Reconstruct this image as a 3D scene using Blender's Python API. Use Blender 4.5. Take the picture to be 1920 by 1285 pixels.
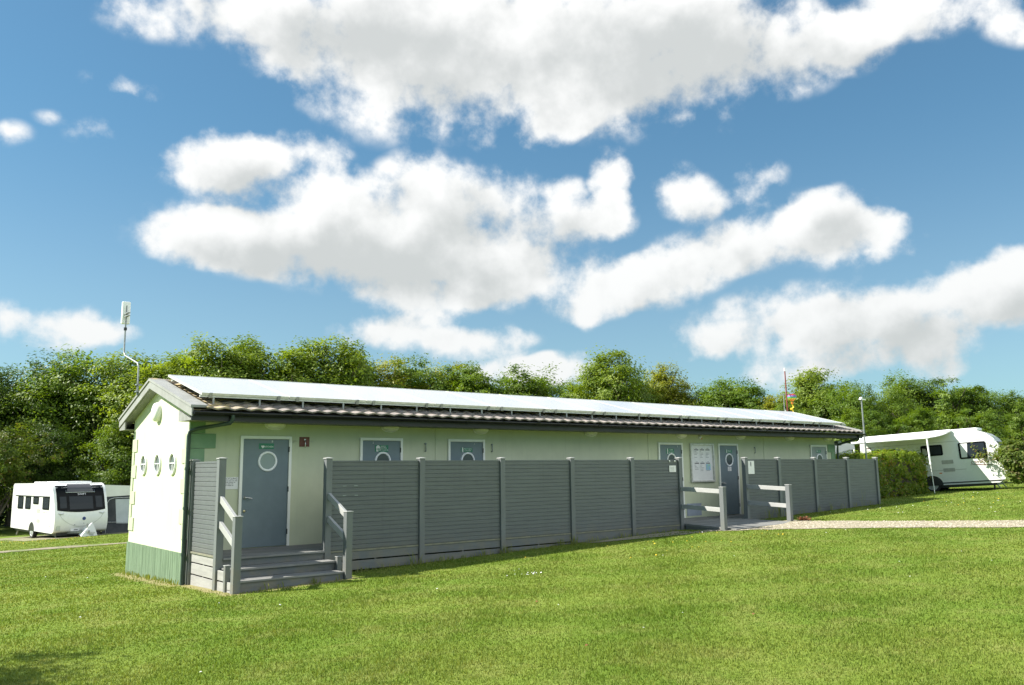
import bpy, bmesh, math, random
import numpy as np
from mathutils import Vector, Matrix, Euler

R = math.radians
scn = bpy.context.scene
for o in list(bpy.data.objects):
    bpy.data.objects.remove(o)
COL = scn.collection

# ------------------------------------------------------------------ camera
CAM = Vector((-5.03, -15.54, 1.415))
yaw, pitch, roll = R(38.98), R(8.56), R(.62)
fwd = Vector((math.sin(yaw) * math.cos(pitch), math.cos(yaw) * math.cos(pitch), math.sin(pitch)))
rgt0 = Vector((math.cos(yaw), -math.sin(yaw), 0))
up0 = rgt0.cross(fwd)
rgt = rgt0 * math.cos(roll) - up0 * math.sin(roll)
up = rgt0 * math.sin(roll) + up0 * math.cos(roll)
cd = bpy.data.cameras.new('camera')
cd.sensor_width = 36
cd.lens = 1569.5 / 1920 * 36
cd.clip_start, cd.clip_end = .1, 3000
cam = bpy.data.objects.new('camera', cd)
cam.matrix_world = Matrix(((rgt.x, up.x, -fwd.x, CAM.x), (rgt.y, up.y, -fwd.y, CAM.y), (rgt.z, up.z, -fwd.z, CAM.z), (0, 0, 0, 1)))
COL.objects.link(cam)
scn.camera = cam

# ------------------------------------------------------------------ exposure, sun, sky
scn.view_settings.view_transform = 'Standard'
scn.view_settings.look = 'None'
scn.view_settings.gamma = 1
scn.view_settings.exposure = 1.35
SUN = Vector((-.93, .667, 1)).normalized()
sd = bpy.data.lights.new('sun', 'SUN')
sd.energy = 4.5
sd.angle = R(.5)
sd.color = (1, .95, .86)
sun = bpy.data.objects.new('sun', sd)
sun.rotation_euler = SUN.to_track_quat('Z', 'Y').to_euler()
sun.location = (-20, 20, 30)
COL.objects.link(sun)

world = bpy.data.worlds.new('World')
scn.world = world
world.use_nodes = True
wt = world.node_tree
wt.nodes.clear()


class NT:
    """small helper round a node tree"""
    def __init__(s, tree): s.t = tree
    def n(s, typ, ins=None, **kw):
        nd = s.t.nodes.new(typ)
        for k, v in kw.items(): setattr(nd, k, v)
        for k, v in (ins or {}).items():
            sock = nd.inputs[k]
            if isinstance(v, bpy.types.NodeSocket): s.t.links.new(v, sock)
            else: sock.default_value = v
        return nd
    def math(s, op, a, b=None, c=None, clamp=False):
        ins = {0: a}
        if b is not None: ins[1] = b
        if c is not None: ins[2] = c
        return s.n('ShaderNodeMath', ins, operation=op, use_clamp=clamp).outputs[0]
    def mix(s, f, a, b, blend='MIX'):
        nd = s.n('ShaderNodeMix', data_type='RGBA', blend_type=blend)
        for i, v in ((0, f), (6, a), (7, b)):
            if isinstance(v, bpy.types.NodeSocket): s.t.links.new(v, nd.inputs[i])
            else: nd.inputs[i].default_value = v if i == 0 else (tuple(v) + (1,) if len(v) == 3 else v)
        return nd.outputs[2]
    def ramp(s, f, a, b):
        return s.n('ShaderNodeMapRange', {0: f, 1: a, 2: b}, interpolation_type='SMOOTHSTEP').outputs[0]
    def noise(s, vec, scale, detail=4, rough=.55, out=0):
        ins = {'Scale': scale, 'Detail': detail, 'Roughness': rough}
        if vec is not None: ins['Vector'] = vec
        return s.n('ShaderNodeTexNoise', ins).outputs[out]


W = NT(wt)
sky = W.n('ShaderNodeTexSky', sky_type='NISHITA', sun_disc=False)
sky.sun_elevation = math.asin(SUN.z)
sky.sun_rotation = math.atan2(SUN.x, SUN.y)
sky.air_density, sky.dust_density, sky.ozone_density = 1.0, .4, 2.2
skycol = W.mix(1.0, W.n('ShaderNodeGamma', {0: W.mix(1.0, sky.outputs[0], (.80, 1.0, 1.06), 'MULTIPLY'), 1: .75}).outputs[0], (.64, 1.13, 1.16), 'MULTIPLY')
tc = W.n('ShaderNodeTexCoord').outputs['Generated']
sep = W.n('ShaderNodeSeparateXYZ', {0: tc})
el = W.math('MULTIPLY', W.math('ARCSINE', sep.outputs[2]), 57.2958)
low = W.ramp(el, 24, 2)
skycol = W.n('ShaderNodeHueSaturation', {'Hue': .512, 'Saturation': W.math('MULTIPLY_ADD', low, -.22, .95), 'Color': skycol}).outputs[0]
bg_sky = W.n('ShaderNodeBackground', {'Color': skycol, 'Strength': .063})
# fair-weather cumulus: azimuth, elevation, two half widths and turn of each puff, all in degrees
PUFFS = [(18.2, 28.9, 7.0, 2.2, 9), (26.1, 29.1, 7.1, 3.7, 6), (31.8, 27.5, 9.6, 5.3, 3), (40.8, 28.9, 12.9, 5.8, -1), (48.5, 26.9, 7.4, 4.7, 12), (53.0, 27.1, 5.7, 4.9, -3), (58.7, 26.4, 4.4, 2.9, 4), (62.4, 26.1, 3.0, 1.8, -14), (66.4, 27.1, 5.0, 1.8, -4), (43.0, 23.4, 4.1, 1.6, 20), (21.0, 19.8, 6.2, 2.1, 6), (19.3, 19.9, 3.4, 1.8, 7), (24.2, 20.8, 3.4, 1.3, 5), (24.3, 15.6, 9.9, 2.8, 3), (19.2, 15.0, 4.4, 1.9, 5), (27.1, 18.2, 3.3, 1.9, 4), (32.7, 19.1, 4.1, 2.3, 2), (37.2, 18.1, 5.3, 2.3, 0), (30.8, 14.8, 10.7, 3.0, 1), (35.3, 13.4, 7.1, 2.7, 0), (33.1, 11.3, 4.8, 1.3, 1), (43.2, 16.4, 4.1, 2.0, 12), (46.2, 17.0, 2.0, 1.6, -4), (38.7, 13.0, 3.7, 1.6, 19), (46.3, 19.4, 1.7, 1.5, -6), (42.9, 19.0, 1.7, 0.8, -2), (51.4, 18.2, 2.7, 1.8, -23), (56.1, 18.8, 1.7, 1.3, -9), (55.3, 17.5, 1.7, 0.8, -6), (45.3, 12.2, 4.2, 2.2, 13), (50.8, 13.3, 5.7, 2.2, 16), (56.6, 15.0, 5.1, 2.1, 15), (60.6, 16.0, 3.7, 1.7, 14), (63.5, 14.8, 2.0, 1.2, -9), (62.7, 13.3, 4.6, 1.2, -1), (61.5, 14.6, 3.6, 1.5, 5), (43.8, 10.3, 1.5, 1.2, -2), (57.6, 9.4, 7.7, 2.3, 5), (52.4, 8.1, 3.7, 1.3, -3), (62.7, 8.4, 5.0, 2.3, -4), (67.3, 9.9, 4.9, 2.4, 11), (70.7, 10.5, 3.3, 2.6, -11), (65.6, 6.7, 2.7, 1.8, -4), (57.4, 5.9, 4.1, 1.2, -3), (61.0, 6.1, 3.6, 1.2, -3), (52.1, 5.7, 1.1, 0.7, -2), (33.1, 9.0, 6.8, 1.5, 0), (29.5, 9.4, 3.1, 1.2, 1), (37.1, 8.7, 3.7, 1.1, 0), (40.1, 6.7, 6.1, 1.2, -1), (42.8, 6.8, 2.9, 1.2, -1), (10.8, 8.7, 3.6, 1.4, 4), (8.2, 9.3, 1.7, 1.1, 5), (13.0, 8.6, 1.8, 0.7, 3), (12.9, 23.4, 2.5, 0.9, -4), (11.4, 20.7, 1.8, 0.8, 11), (6.9, 19.7, 1.3, 0.8, 10), (8.8, 21.0, 1.1, 0.5, 0), (72.2, 25.2, 2.2, 1.3, -20), (37.0, 22.2, 1.2, 0.8, 0), (46.4, 21.2, 1.0, 0.4, -3),
         (160, 32, 24, 11, 0), (118, 22, 20, 8, 4), (-175, 24, 22, 9, -4), (-150, 50, 26, 12, 0), (135, 44, 24, 11, 8), (-28, 40, 16, 8, 5), (110, 34, 18, 9, 5), (140, 50, 20, 10, 0), (-170, 52, 22, 11, 10), (170, 20, 18, 7, 0), (-145, 36, 16, 8, 5), (-120, 55, 20, 10, 0), (132, 27, 16, 7, -5), (-105, 24, 14, 6, 0), (20, 62, 16, 8, 0), (70, 55, 16, 8, 0), (-20, 24, 14, 5, 5), (-48, 14, 12, 3, 0), (-75, 30, 15, 6, 10), (100, 20, 14, 5, -5), (125, 12, 10, 3, 5), (150, 28, 16, 7, 0), (-130, 18, 15, 5, 8), (-160, 32, 14, 6, 0), (178, 12, 12, 3, 0), (95, 40, 14, 6, 20), (-5, 10, 6, 2, 0), (-100, 11, 9, 2.5, 0), (84, 9, 5, 2, 0)]  # clouds outside the view, added mainly as fill for the shaded front
az = W.math('MULTIPLY', W.math('ARCTAN2', sep.outputs[0], sep.outputs[1]), 57.2958)
wob = W.n('ShaderNodeTexNoise', {'Vector': tc, 'Scale': 9.0, 'Detail': 3.0, 'Roughness': .5}).outputs[1]
wsep = W.n('ShaderNodeSeparateXYZ', {0: wob})
az = W.math('ADD', az, W.math('MULTIPLY_ADD', wsep.outputs[0], 2.2, -1.1))
el2 = W.math('ADD', el, W.math('MULTIPLY_ADD', wsep.outputs[1], 1.2, -.6))


def cloud_field(da, de, grow, least=0):
    p = W.n('ShaderNodeCombineXYZ', {0: W.math('ADD', az, da), 1: W.math('ADD', el2, de)}).outputs[0]
    tot = None
    for (a, e, ra, re, rot) in PUFFS:
        if re < least: continue
        m = W.n('ShaderNodeMapping', {'Vector': p, 'Location': (a, e, 0), 'Rotation': (0, 0, R(rot)), 'Scale': (ra * grow, re * grow, 1)}, vector_type='TEXTURE')
        g = W.n('ShaderNodeTexGradient', {0: m.outputs[0]}, gradient_type='SPHERICAL').outputs[1]
        if re < 1.45: g = W.math('MULTIPLY', g, .22 + .33 * re)      # small scraps are thin
        tot = g if tot is None else W.math('ADD', tot, g)
    return tot


big = W.noise(tc, 13, 9, .6)
fine = W.noise(tc, 34, 7, .62)
lumps = W.noise(tc, 6.5, 4, .55)
detail = W.math('ADD', W.math('ADD', W.math('MULTIPLY_ADD', big, 1.9, -.95), W.math('MULTIPLY_ADD', lumps, 1.3, -.62)), W.math('MULTIPLY_ADD', fine, 1.0, -.5))
f0 = W.math('MINIMUM', cloud_field(0, 0, 1.2), 1.3)
f1 = W.math('MINIMUM', cloud_field(-.9, 1.5, 1.2, 1.7), 1.5)
d0 = W.math('ADD', f0, detail)
mask = W.math('MULTIPLY', W.math('POWER', W.ramp(d0, .04, .86), 1.1), W.ramp(f0, .0, .28))
body = W.noise(tc, 5.5, 5, .5)
up_n = W.n('ShaderNodeVectorMath', {0: tc, 1: (-.02, .0, .028)}, operation='ADD').outputs[0]
lump = W.math('SUBTRACT', W.noise(tc, 13, 6, .52), W.noise(up_n, 13, 6, .52))
over = W.math('ADD', W.math('MULTIPLY', f1, .62), W.math('MULTIPLY_ADD', body, .9, -.45))
grey = W.ramp(W.math('ADD', over, W.math('MULTIPLY', lump, -1.6)), .05, 1.05)
c_lit = W.mix(low, (.69, .695, .69), (.60, .615, .615))
c_dark = W.mix(low, (.43, .45, .45), (.40, .425, .425))
ccol = W.mix(grey, c_lit, c_dark)
# unseen clouds facing the front wall are brightened as added fill for its shade
fill_side = W.n('ShaderNodeVectorMath', {0: tc, 1: (.42, -.907, .0)}, operation='DOT_PRODUCT').outputs['Value']
front = W.math('MULTIPLY_ADD', W.ramp(fill_side, .28, .75), 1.9, 1.0)
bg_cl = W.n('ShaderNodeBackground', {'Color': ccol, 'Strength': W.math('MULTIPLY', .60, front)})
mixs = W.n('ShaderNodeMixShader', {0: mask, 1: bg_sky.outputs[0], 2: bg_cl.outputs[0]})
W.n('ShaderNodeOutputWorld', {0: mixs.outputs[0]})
world.cycles.sampling_method = 'MANUAL'
world.cycles.sample_map_resolution = 512

# ------------------------------------------------------------------ helpers
def ground(x, y):
    yy = np.clip(y, -60, 40)
    return -.55 + .03 * np.clip(x, -60, 31) - .03 * yy - .0003 * np.clip(yy - 3, 0, 32) ** 2


def gz(x, y): return float(ground(np.array(x, float), np.array(y, float)))


def tag(o, label=None, cat=None, group=None, kind=None):
    if label: o['label'] = label
    if cat: o['category'] = cat
    if group: o['group'] = group
    if kind: o['kind'] = kind
    return o


def thing(name, label, cat, loc=(0, 0, 0), rz=0, group=None):
    o = bpy.data.objects.new(name, None)
    o.empty_display_size = .1
    o.location = loc
    o.rotation_euler = (0, 0, rz)
    COL.objects.link(o)
    return tag(o, label, cat, group)


class MB:
    """collects boxes, tubes, prisms and sheets into one mesh"""
    def __init__(s): s.v, s.f, s.m, s.sm = [], [], [], []
    def add(s, vs, fs, mat=0, smooth=False):
        b = len(s.v)
        s.v += [tuple(v) for v in vs]
        for f in fs:
            s.f.append([b + i for i in f]); s.m.append(mat); s.sm.append(smooth)
        return s
    def box(s, x0, x1, y0, y1, z0, z1, mat=0, M=None):
        vs = [Vector((x, y, z)) for x in (x0, x1) for y in (y0, y1) for z in (z0, z1)]
        if M: vs = [M @ v for v in vs]
        return s.add(vs, [(0, 1, 3, 2), (4, 6, 7, 5), (0, 4, 5, 1), (2, 3, 7, 6), (0, 2, 6, 4), (1, 5, 7, 3)], mat)
    def bar(s, a, b, w, h, mat=0, upv=(0, 0, 1)):
        """box from a to b, w wide, h high"""
        a, b = Vector(a), Vector(b)
        d = (b - a); L = d.length; d.normalize()
        sd_ = d.cross(Vector(upv)).normalized(); u = sd_.cross(d)
        M = Matrix(((sd_.x, d.x, u.x, a.x), (sd_.y, d.y, u.y, a.y), (sd_.z, d.z, u.z, a.z), (0, 0, 0, 1)))
        return s.box(-w / 2, w / 2, 0, L, -h / 2, h / 2, mat, M)
    def tube(s, pts, r, n=8, mat=0, cap=True, smooth=True):
        pts = [Vector(p) for p in pts]
        rs = r if isinstance(r, (list, tuple)) else [r] * len(pts)
        vs, fs = [], []
        for i, p in enumerate(pts):
            d = (pts[min(i + 1, len(pts) - 1)] - pts[max(i - 1, 0)]).normalized()
            a = d.orthogonal().normalized() if i == 0 else (a - d * a.dot(d)).normalized()
            b = d.cross(a)
            for k in range(n):
                t = 2 * math.pi * k / n
                vs.append(p + (a * math.cos(t) + b * math.sin(t)) * rs[i])
        for i in range(len(pts) - 1):
            for k in range(n):
                fs.append((i * n + k, i * n + (k + 1) % n, (i + 1) * n + (k + 1) % n, (i + 1) * n + k))
        s.add(vs, fs, mat, smooth)
        if cap:
            m = (len(pts) - 1) * n
            s.add(vs[:n], [tuple(range(n))[::-1]], mat); s.add(vs[m:], [tuple(range(n))], mat)
        return s
    def prism(s, poly, fn, t0, t1, mat=0, smooth=False):
        """polygon (a, b) extruded along t; fn(a, b, t) gives the point"""
        n = len(poly)
        vs = [fn(a, b, t0) for a, b in poly] + [fn(a, b, t1) for a, b in poly]
        s.add(vs, [(i, (i + 1) % n, n + (i + 1) % n, n + i) for i in range(n)], mat, smooth)
        s.add(vs[:n], [tuple(range(n))[::-1]], mat); s.add(vs[n:], [tuple(range(n))], mat)
        return s
    def lathe(s, prof, fn, n=32, mat=0, smooth=True, cap=True):
        """profile (r, h) spun; fn(x, y, h) gives the point"""
        vs, fs = [], []
        for r, h in prof:
            for k in range(n):
                t = 2 * math.pi * k / n
                vs.append(fn(r * math.cos(t), r * math.sin(t), h))
        for i in range(len(prof) - 1):
            for k in range(n):
                fs.append((i * n + k, i * n + (k + 1) % n, (i + 1) * n + (k + 1) % n, (i + 1) * n + k))
        s.add(vs, fs, mat, smooth)
        if not cap: return s
        for j, (r, h) in ((0, prof[0]), (len(prof) - 1, prof[-1])):
            if r > 1e-5:
                ring = vs[j * n:(j + 1) * n]
                s.add(ring, [tuple(range(n))], mat)
        return s
    def text(s, body, size, M, mat=0, ext=.001, align='CENTER'):
        c = bpy.data.curves.new('text', 'FONT')
        c.body, c.size, c.extrude, c.align_x, c.align_y, c.resolution_u = body, size, ext, align, 'CENTER', 2
        o = bpy.data.objects.new('text', c)
        COL.objects.link(o)
        dg = bpy.context.evaluated_depsgraph_get(); dg.update()
        me = bpy.data.meshes.new_from_object(o.evaluated_get(dg))
        s.add([M @ v.co for v in me.vertices], [tuple(p.vertices) for p in me.polygons], mat)
        bpy.data.objects.remove(o); bpy.data.meshes.remove(me); bpy.data.curves.remove(c)
        return s
    def build(s, name, mats, parent=None, bevel=0, seg=2, fix=True, loc=None):
        me = bpy.data.meshes.new(name)
        me.from_pydata(s.v, [], s.f)
        me.polygons.foreach_set('material_index', s.m)
        me.polygons.foreach_set('use_smooth', s.sm)
        if not isinstance(mats, (list, tuple)): mats = [mats]
        for m in mats: me.materials.append(m)
        if fix:
            bm = bmesh.new(); bm.from_mesh(me)
            bmesh.ops.recalc_face_normals(bm, faces=bm.faces)
            bm.to_mesh(me); bm.free()
        o = bpy.data.objects.new(name, me)
        COL.objects.link(o)
        if parent: o.parent = parent
        if loc: o.location = loc
        if bevel:
            b = o.modifiers.new('bevel', 'BEVEL'); b.width = bevel; b.segments = seg; b.limit_method = 'ANGLE'; b.angle_limit = R(40)
        return o


def copy_tree(o, parent=None):
    c = o.copy(); COL.objects.link(c); c.parent = parent
    for ch in list(o.children): copy_tree(ch, c)
    return c


# ------------------------------------------------------------------ materials
def principled(name):
    m = bpy.data.materials.new(name); m.use_nodes = True
    T = NT(m.node_tree); b = m.node_tree.nodes['Principled BSDF']
    return m, T, b


def mat(name, c1, c2=None, scale=6, rough=.6, vary=0, splash=0, metal=0, bump=0, bscale=None, stretch=(1, 1, 1), detail=6, streak=0, spec=None, lo=.35, hi=.65, coat=0):
    """surface with two-tone mottling, fine bump and optional run-down streaks"""
    m, T, b = principled(name)
    b.inputs['Roughness'].default_value = rough
    b.inputs['Metallic'].default_value = metal
    if spec is not None: b.inputs['Specular IOR Level'].default_value = spec
    if coat: b.inputs['Coat Weight'].default_value = coat; b.inputs['Coat Roughness'].default_value = .1
    if c2 is None:
        c2 = tuple(x * .86 for x in c1)
    tcn = T.n('ShaderNodeTexCoord').outputs['Object']
    v = T.n('ShaderNodeMapping', {'Vector': tcn, 'Scale': stretch}).outputs[0]
    f = T.ramp(T.noise(v, scale, detail, .6), lo, hi)
    col = T.mix(f, c1, c2)
    if streak:
        v2 = T.n('ShaderNodeMapping', {'Vector': tcn, 'Scale': (9, 9, .5)}).outputs[0]
        g = T.ramp(T.noise(v2, 1.4, 5, .6), .5, .8)
        col = T.mix(T.math('MULTIPLY', g, streak), col, tuple(x * .55 for x in c1))
    if splash:      # mud thrown up from the ground, by height on the thing
        z = T.n('ShaderNodeSeparateXYZ', {0: T.n('ShaderNodeNewGeometry').outputs['Position']}).outputs[2]
        g = T.math('MULTIPLY', T.ramp(z, .32, -.35), T.ramp(T.noise(tcn, 4, 5, .65), .35, .65))
        col = T.mix(T.math('MULTIPLY', g, splash), col, (.19, .165, .11))
    if vary:        # boards of different batches
        r0 = T.n('ShaderNodeObjectInfo').outputs['Random']
        col = T.n('ShaderNodeHueSaturation', {'Value': T.math('MULTIPLY_ADD', r0, vary, 1 - vary / 2), 'Color': col}).outputs[0]
    T.t.links.new(col, b.inputs['Base Color'])
    rr = T.math('MULTIPLY_ADD', f, .12, rough - .06)
    T.t.links.new(rr, b.inputs['Roughness'])
    if bump:
        h = T.noise(v, bscale or scale * 8, 4, .6)
        bp = T.n('ShaderNodeBump', {'Height': h, 'Strength': bump, 'Distance': .01})
        T.t.links.new(bp.outputs[0], b.inputs['Normal'])
    return m


def leaf_mat(name, c1, c2, trans=.45, c3=None):
    """foliage: colour varies leaf by leaf (vertex attribute), thin translucent"""
    m = bpy.data.materials.new(name); m.use_nodes = True
    T = NT(m.node_tree); T.t.nodes.clear()
    at = T.n('ShaderNodeAttribute', attribute_name='tone')
    oi = T.n('ShaderNodeObjectInfo')
    f = T.math('ADD', at.outputs['Fac'], T.math('MULTIPLY_ADD', oi.outputs['Random'], .3, -.15), clamp=True)
    col = T.mix(f, c1, c2)
    if c3: col = T.mix(T.ramp(at.outputs['Fac'], .86, .97), col, c3)
    p = T.n('ShaderNodeBsdfPrincipled', {'Base Color': col, 'Roughness': .5, 'Specular IOR Level': .35})
    tr = T.n('ShaderNodeBsdfTranslucent', {0: T.mix(1.0, col, (1.45, 1.4, .5), 'MULTIPLY')})
    mx = T.n('ShaderNodeMixShader', {0: trans, 1: p.outputs[0], 2: tr.outputs[0]})
    T.n('ShaderNodeOutputMaterial', {0: mx.outputs[0]})
    return m


def glass_mat(name, col, rough=.05, spec=.6):
    m, T, b = principled(name)
    b.inputs['Base Color'].default_value = (*col, 1); b.inputs['Roughness'].default_value = rough
    b.inputs['Specular IOR Level'].default_value = spec
    n = T.noise(T.n('ShaderNodeTexCoord').outputs['Object'], 1.2, 2)
    bp = T.n('ShaderNodeBump', {'Height': n, 'Strength': .08, 'Distance': .05})
    T.t.links.new(bp.outputs[0], b.inputs['Normal'])
    return m


M = {}
M['render'] = mat('painted_render', (.575, .605, .43), (.535, .565, .40), 1.6, .85, bump=.25, bscale=90, streak=.22)
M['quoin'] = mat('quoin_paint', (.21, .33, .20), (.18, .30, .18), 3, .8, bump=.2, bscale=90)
M['quoin_sunlit'] = mat('quoin_sunlit_tone', (.42, .47, .32), (.39, .44, .30), 3, .8, bump=.2, bscale=90)  # lit copy of the quoin colour, lightened for the sunny gable
M['plinth'] = mat('weathered_boards', (.145, .215, .13), (.09, .145, .08), 3, .85, bump=.4, bscale=30, stretch=(6, 6, .6), streak=.5)
M['composite'] = mat('grey_composite', (.122, .135, .138), (.106, .117, .120), 5, .55, bump=.2, bscale=60, stretch=(.4, 1, 6), streak=.3, vary=.16, splash=.5)
M['post'] = mat('grey_post', (.146, .160, .162), (.127, .139, .141), 5, .55, bump=.15, bscale=50, stretch=(1, 1, .3), streak=.25, vary=.12, splash=.5)
M['railpaint'] = mat('grey_rail', (.37, .375, .365), (.31, .315, .305), 5, .55, bump=.15, bscale=50, stretch=(1, .4, 1))
M['skirtboard'] = mat('pale_skirting_board', (.34, .335, .315), (.27, .265, .25), 4, .65, bump=.2, bscale=50, stretch=(1, .4, 4), streak=.2)
M['decking'] = mat('decking', (.22, .22, .21), (.16, .16, .152), 3, .7, bump=.3, bscale=50, stretch=(.4, 1, 1), streak=0)
M['capstrip'] = mat('weathered_capping', (.22, .215, .15), (.16, .16, .12), 8, .7)
M['white'] = mat('white_gloss_paint', (.86, .86, .79), (.82, .82, .75), 4, .4, streak=.08)
M['whitep'] = mat('white_plastic', (.86, .87, .86), (.83, .84, .83), 5, .35)
M['lampdome'] = mat('lamp_diffuser', (.90, .89, .76), (.88, .87, .73), 5, .35)
M['doorblue'] = mat('slate_blue_door', (.165, .212, .232), (.145, .19, .21), 2.5, .42, bump=.05, streak=.12)
M['doorgrey'] = mat('pale_grey_door', (.30, .335, .32), (.27, .30, .29), 2.5, .45)
M['signgreen'] = mat('sign_green', (.03, .20, .115), (.028, .18, .10), 6, .4)
M['signwhite'] = mat('sign_white', (.80, .80, .78), (.76, .76, .74), 9, .5)
M['ink'] = mat('black_ink', (.03, .03, .035), (.05, .05, .05), 9, .6)
M['inkgrey'] = mat('grey_ink', (.22, .23, .24), (.3, .3, .3), 30, .6)
M['steel'] = mat('brushed_steel', (.62, .62, .61), (.5, .5, .5), 20, .3, metal=.9)
M['galv'] = mat('galvanised_steel', (.28, .31, .30), (.20, .22, .22), 12, .5, metal=.4)
M['brass'] = mat('brass_lock', (.6, .52, .3), (.5, .42, .22), 20, .35, metal=.8)
M['black'] = mat('black_plastic', (.022, .023, .024), (.03, .031, .032), 6, .38)
M['gutter'] = mat('black_gutter', (.009, .0095, .010), (.014, .015, .016), 3, .35, spec=.3)
M['downpipe'] = mat('green_black_pipe', (.03, .05, .045), (.04, .065, .055), 3, .35)
M['fascia'] = mat('dark_fascia', (.008, .008, .008), (.013, .013, .013), 3, .5, streak=.2)
M['barge'] = mat('grey_barge_paint', (.30, .305, .29), (.24, .245, .23), 3, .6, bump=.1, streak=.2)
M['soffit'] = mat('soffit_boards', (.22, .23, .20), (.17, .18, .16), 4, .7)
M['scuff'] = mat('pale_paint_scuff', (.56, .58, .47), (.50, .53, .42), 9, .8)
M['redplate'] = mat('red_brown_plate', (.20, .072, .05), (.16, .06, .045), 9, .6)
M['panelgrey'] = mat('grey_panel', (.32, .36, .42), (.28, .32, .38), 3, .5)
M['alu'] = mat('aluminium', (.66, .66, .62), (.52, .53, .47), 9, .42, metal=.25, streak=.2)
M['aludark'] = mat('dark_aluminium', (.35, .36, .35), (.25, .26, .25), 9, .45, metal=.3)
M['gable_glass'] = glass_mat('porthole_glass', (.085, .10, .095), .12)
M['door_glass_pale'] = glass_mat('frosted_door_glass', (.27, .33, .31), .4)
M['door_glass'] = glass_mat('door_glass', (.055, .065, .068), .2)
M['car_glass'] = glass_mat('dark_acrylic', (.008, .009, .011), .15, .06)
M['car_glass2'] = glass_mat('tinted_acrylic', (.022, .028, .036), .15, .14)
M['caravan'] = mat('caravan_white', (.80, .80, .79), (.75, .755, .745), 2, .25, coat=.4)
M['caravan_grey'] = mat('caravan_vent_grey', (.42, .42, .39), (.36, .36, .34), 20, .5)
M['silver'] = mat('silver_trim', (.6, .62, .63), (.5, .52, .53), 6, .3, metal=.4)
M['rubber'] = mat('tyre_rubber', (.018, .018, .018), (.03, .03, .03), 20, .85)
M['canvas_white'] = mat('white_canvas', (.74, .74, .72), (.68, .68, .66), 2, .8, bump=.1, bscale=3)
M['canvas_dark'] = mat('charcoal_canvas', (.05, .055, .065), (.035, .04, .05), 2, .8, bump=.1, bscale=3)
M['canvas_pale'] = mat('pale_blind', (.5, .54, .58), (.42, .46, .5), 1.5, .7, bump=.15, bscale=2)
M['orange'] = mat('amber_lens', (.75, .25, .04), (.65, .2, .03), 9, .3)
M['maroon'] = mat('maroon_decal', (.16, .05, .06), (.13, .045, .05), 9, .4)
M['blue'] = mat('blue_decal', (.05, .09, .28), (.06, .1, .3), 9, .4)
M['redpole'] = mat('red_pole', (.22, .045, .03), (.16, .035, .025), 3, .5, stretch=(1, 1, .3))
M['bark'] = mat('bark', (.12, .10, .075), (.06, .05, .04), 5, .9, bump=.6, bscale=14, stretch=(2, 2, .5))
M['twig'] = mat('pale_bark', (.23, .19, .145), (.15, .12, .09), 6, .9)
M['red'] = mat('spinner_red', (.55, .04, .03), (.5, .04, .03), 5, .6)
M['yellow'] = mat('spinner_yellow', (.75, .58, .04), (.7, .5, .03), 5, .6)
M['green'] = mat('spinner_green', (.08, .45, .2), (.07, .4, .2), 5, .6)
M['purple'] = mat('spinner_purple', (.2, .12, .4), (.2, .1, .35), 5, .6)


def tile_material():
    m, T, b = principled('concrete_roof_tiles')
    o = T.n('ShaderNodeTexCoord').outputs['Object']
    f = T.ramp(T.noise(o, 2.2, 5, .6), .3, .7)
    col = T.mix(f, (.27, .24, .215), (.17, .155, .145))
    g = T.ramp(T.noise(o, 9, 4, .65), .45, .7)
    col = T.mix(T.math('MULTIPLY', g, .7), col, (.42, .345, .30))
    x = T.n('ShaderNodeSeparateXYZ', {0: o}).outputs[0]
    lich = T.math('MULTIPLY', T.ramp(T.noise(o, 7, 5, .7), .42, .6), T.ramp(x, 1.6, .1))
    col = T.mix(T.math('MULTIPLY', lich, .8), col, (.52, .41, .17))
    T.t.links.new(col, b.inputs['Base Color'])
    b.inputs['Roughness'].default_value = .85
    bp = T.n('ShaderNodeBump', {'Height': T.noise(o, 60, 3, .6), 'Strength': .3, 'Distance': .01})
    T.t.links.new(bp.outputs[0], b.inputs['Normal'])
    return m


M['tile'] = tile_material()


def lawn_colour(T):
    """shared by the turf sheet and the blades on it: patches by place"""
    p = T.n('ShaderNodeNewGeometry').outputs['Position']
    a = T.ramp(T.noise(p, .35, 5, .6), .36, .64)
    c = T.mix(a, (.112, .178, .022), (.154, .208, .034))
    b_ = T.ramp(T.noise(p, 1.7, 5, .65), .42, .70)
    c = T.mix(T.math('MULTIPLY', b_, .55), c, (.205, .222, .062))
    d = T.ramp(T.noise(p, 5.5, 4, .6), .5, .75)
    c = T.mix(T.math('MULTIPLY', d, .45), c, (.085, .150, .018))
    return p, c


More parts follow.
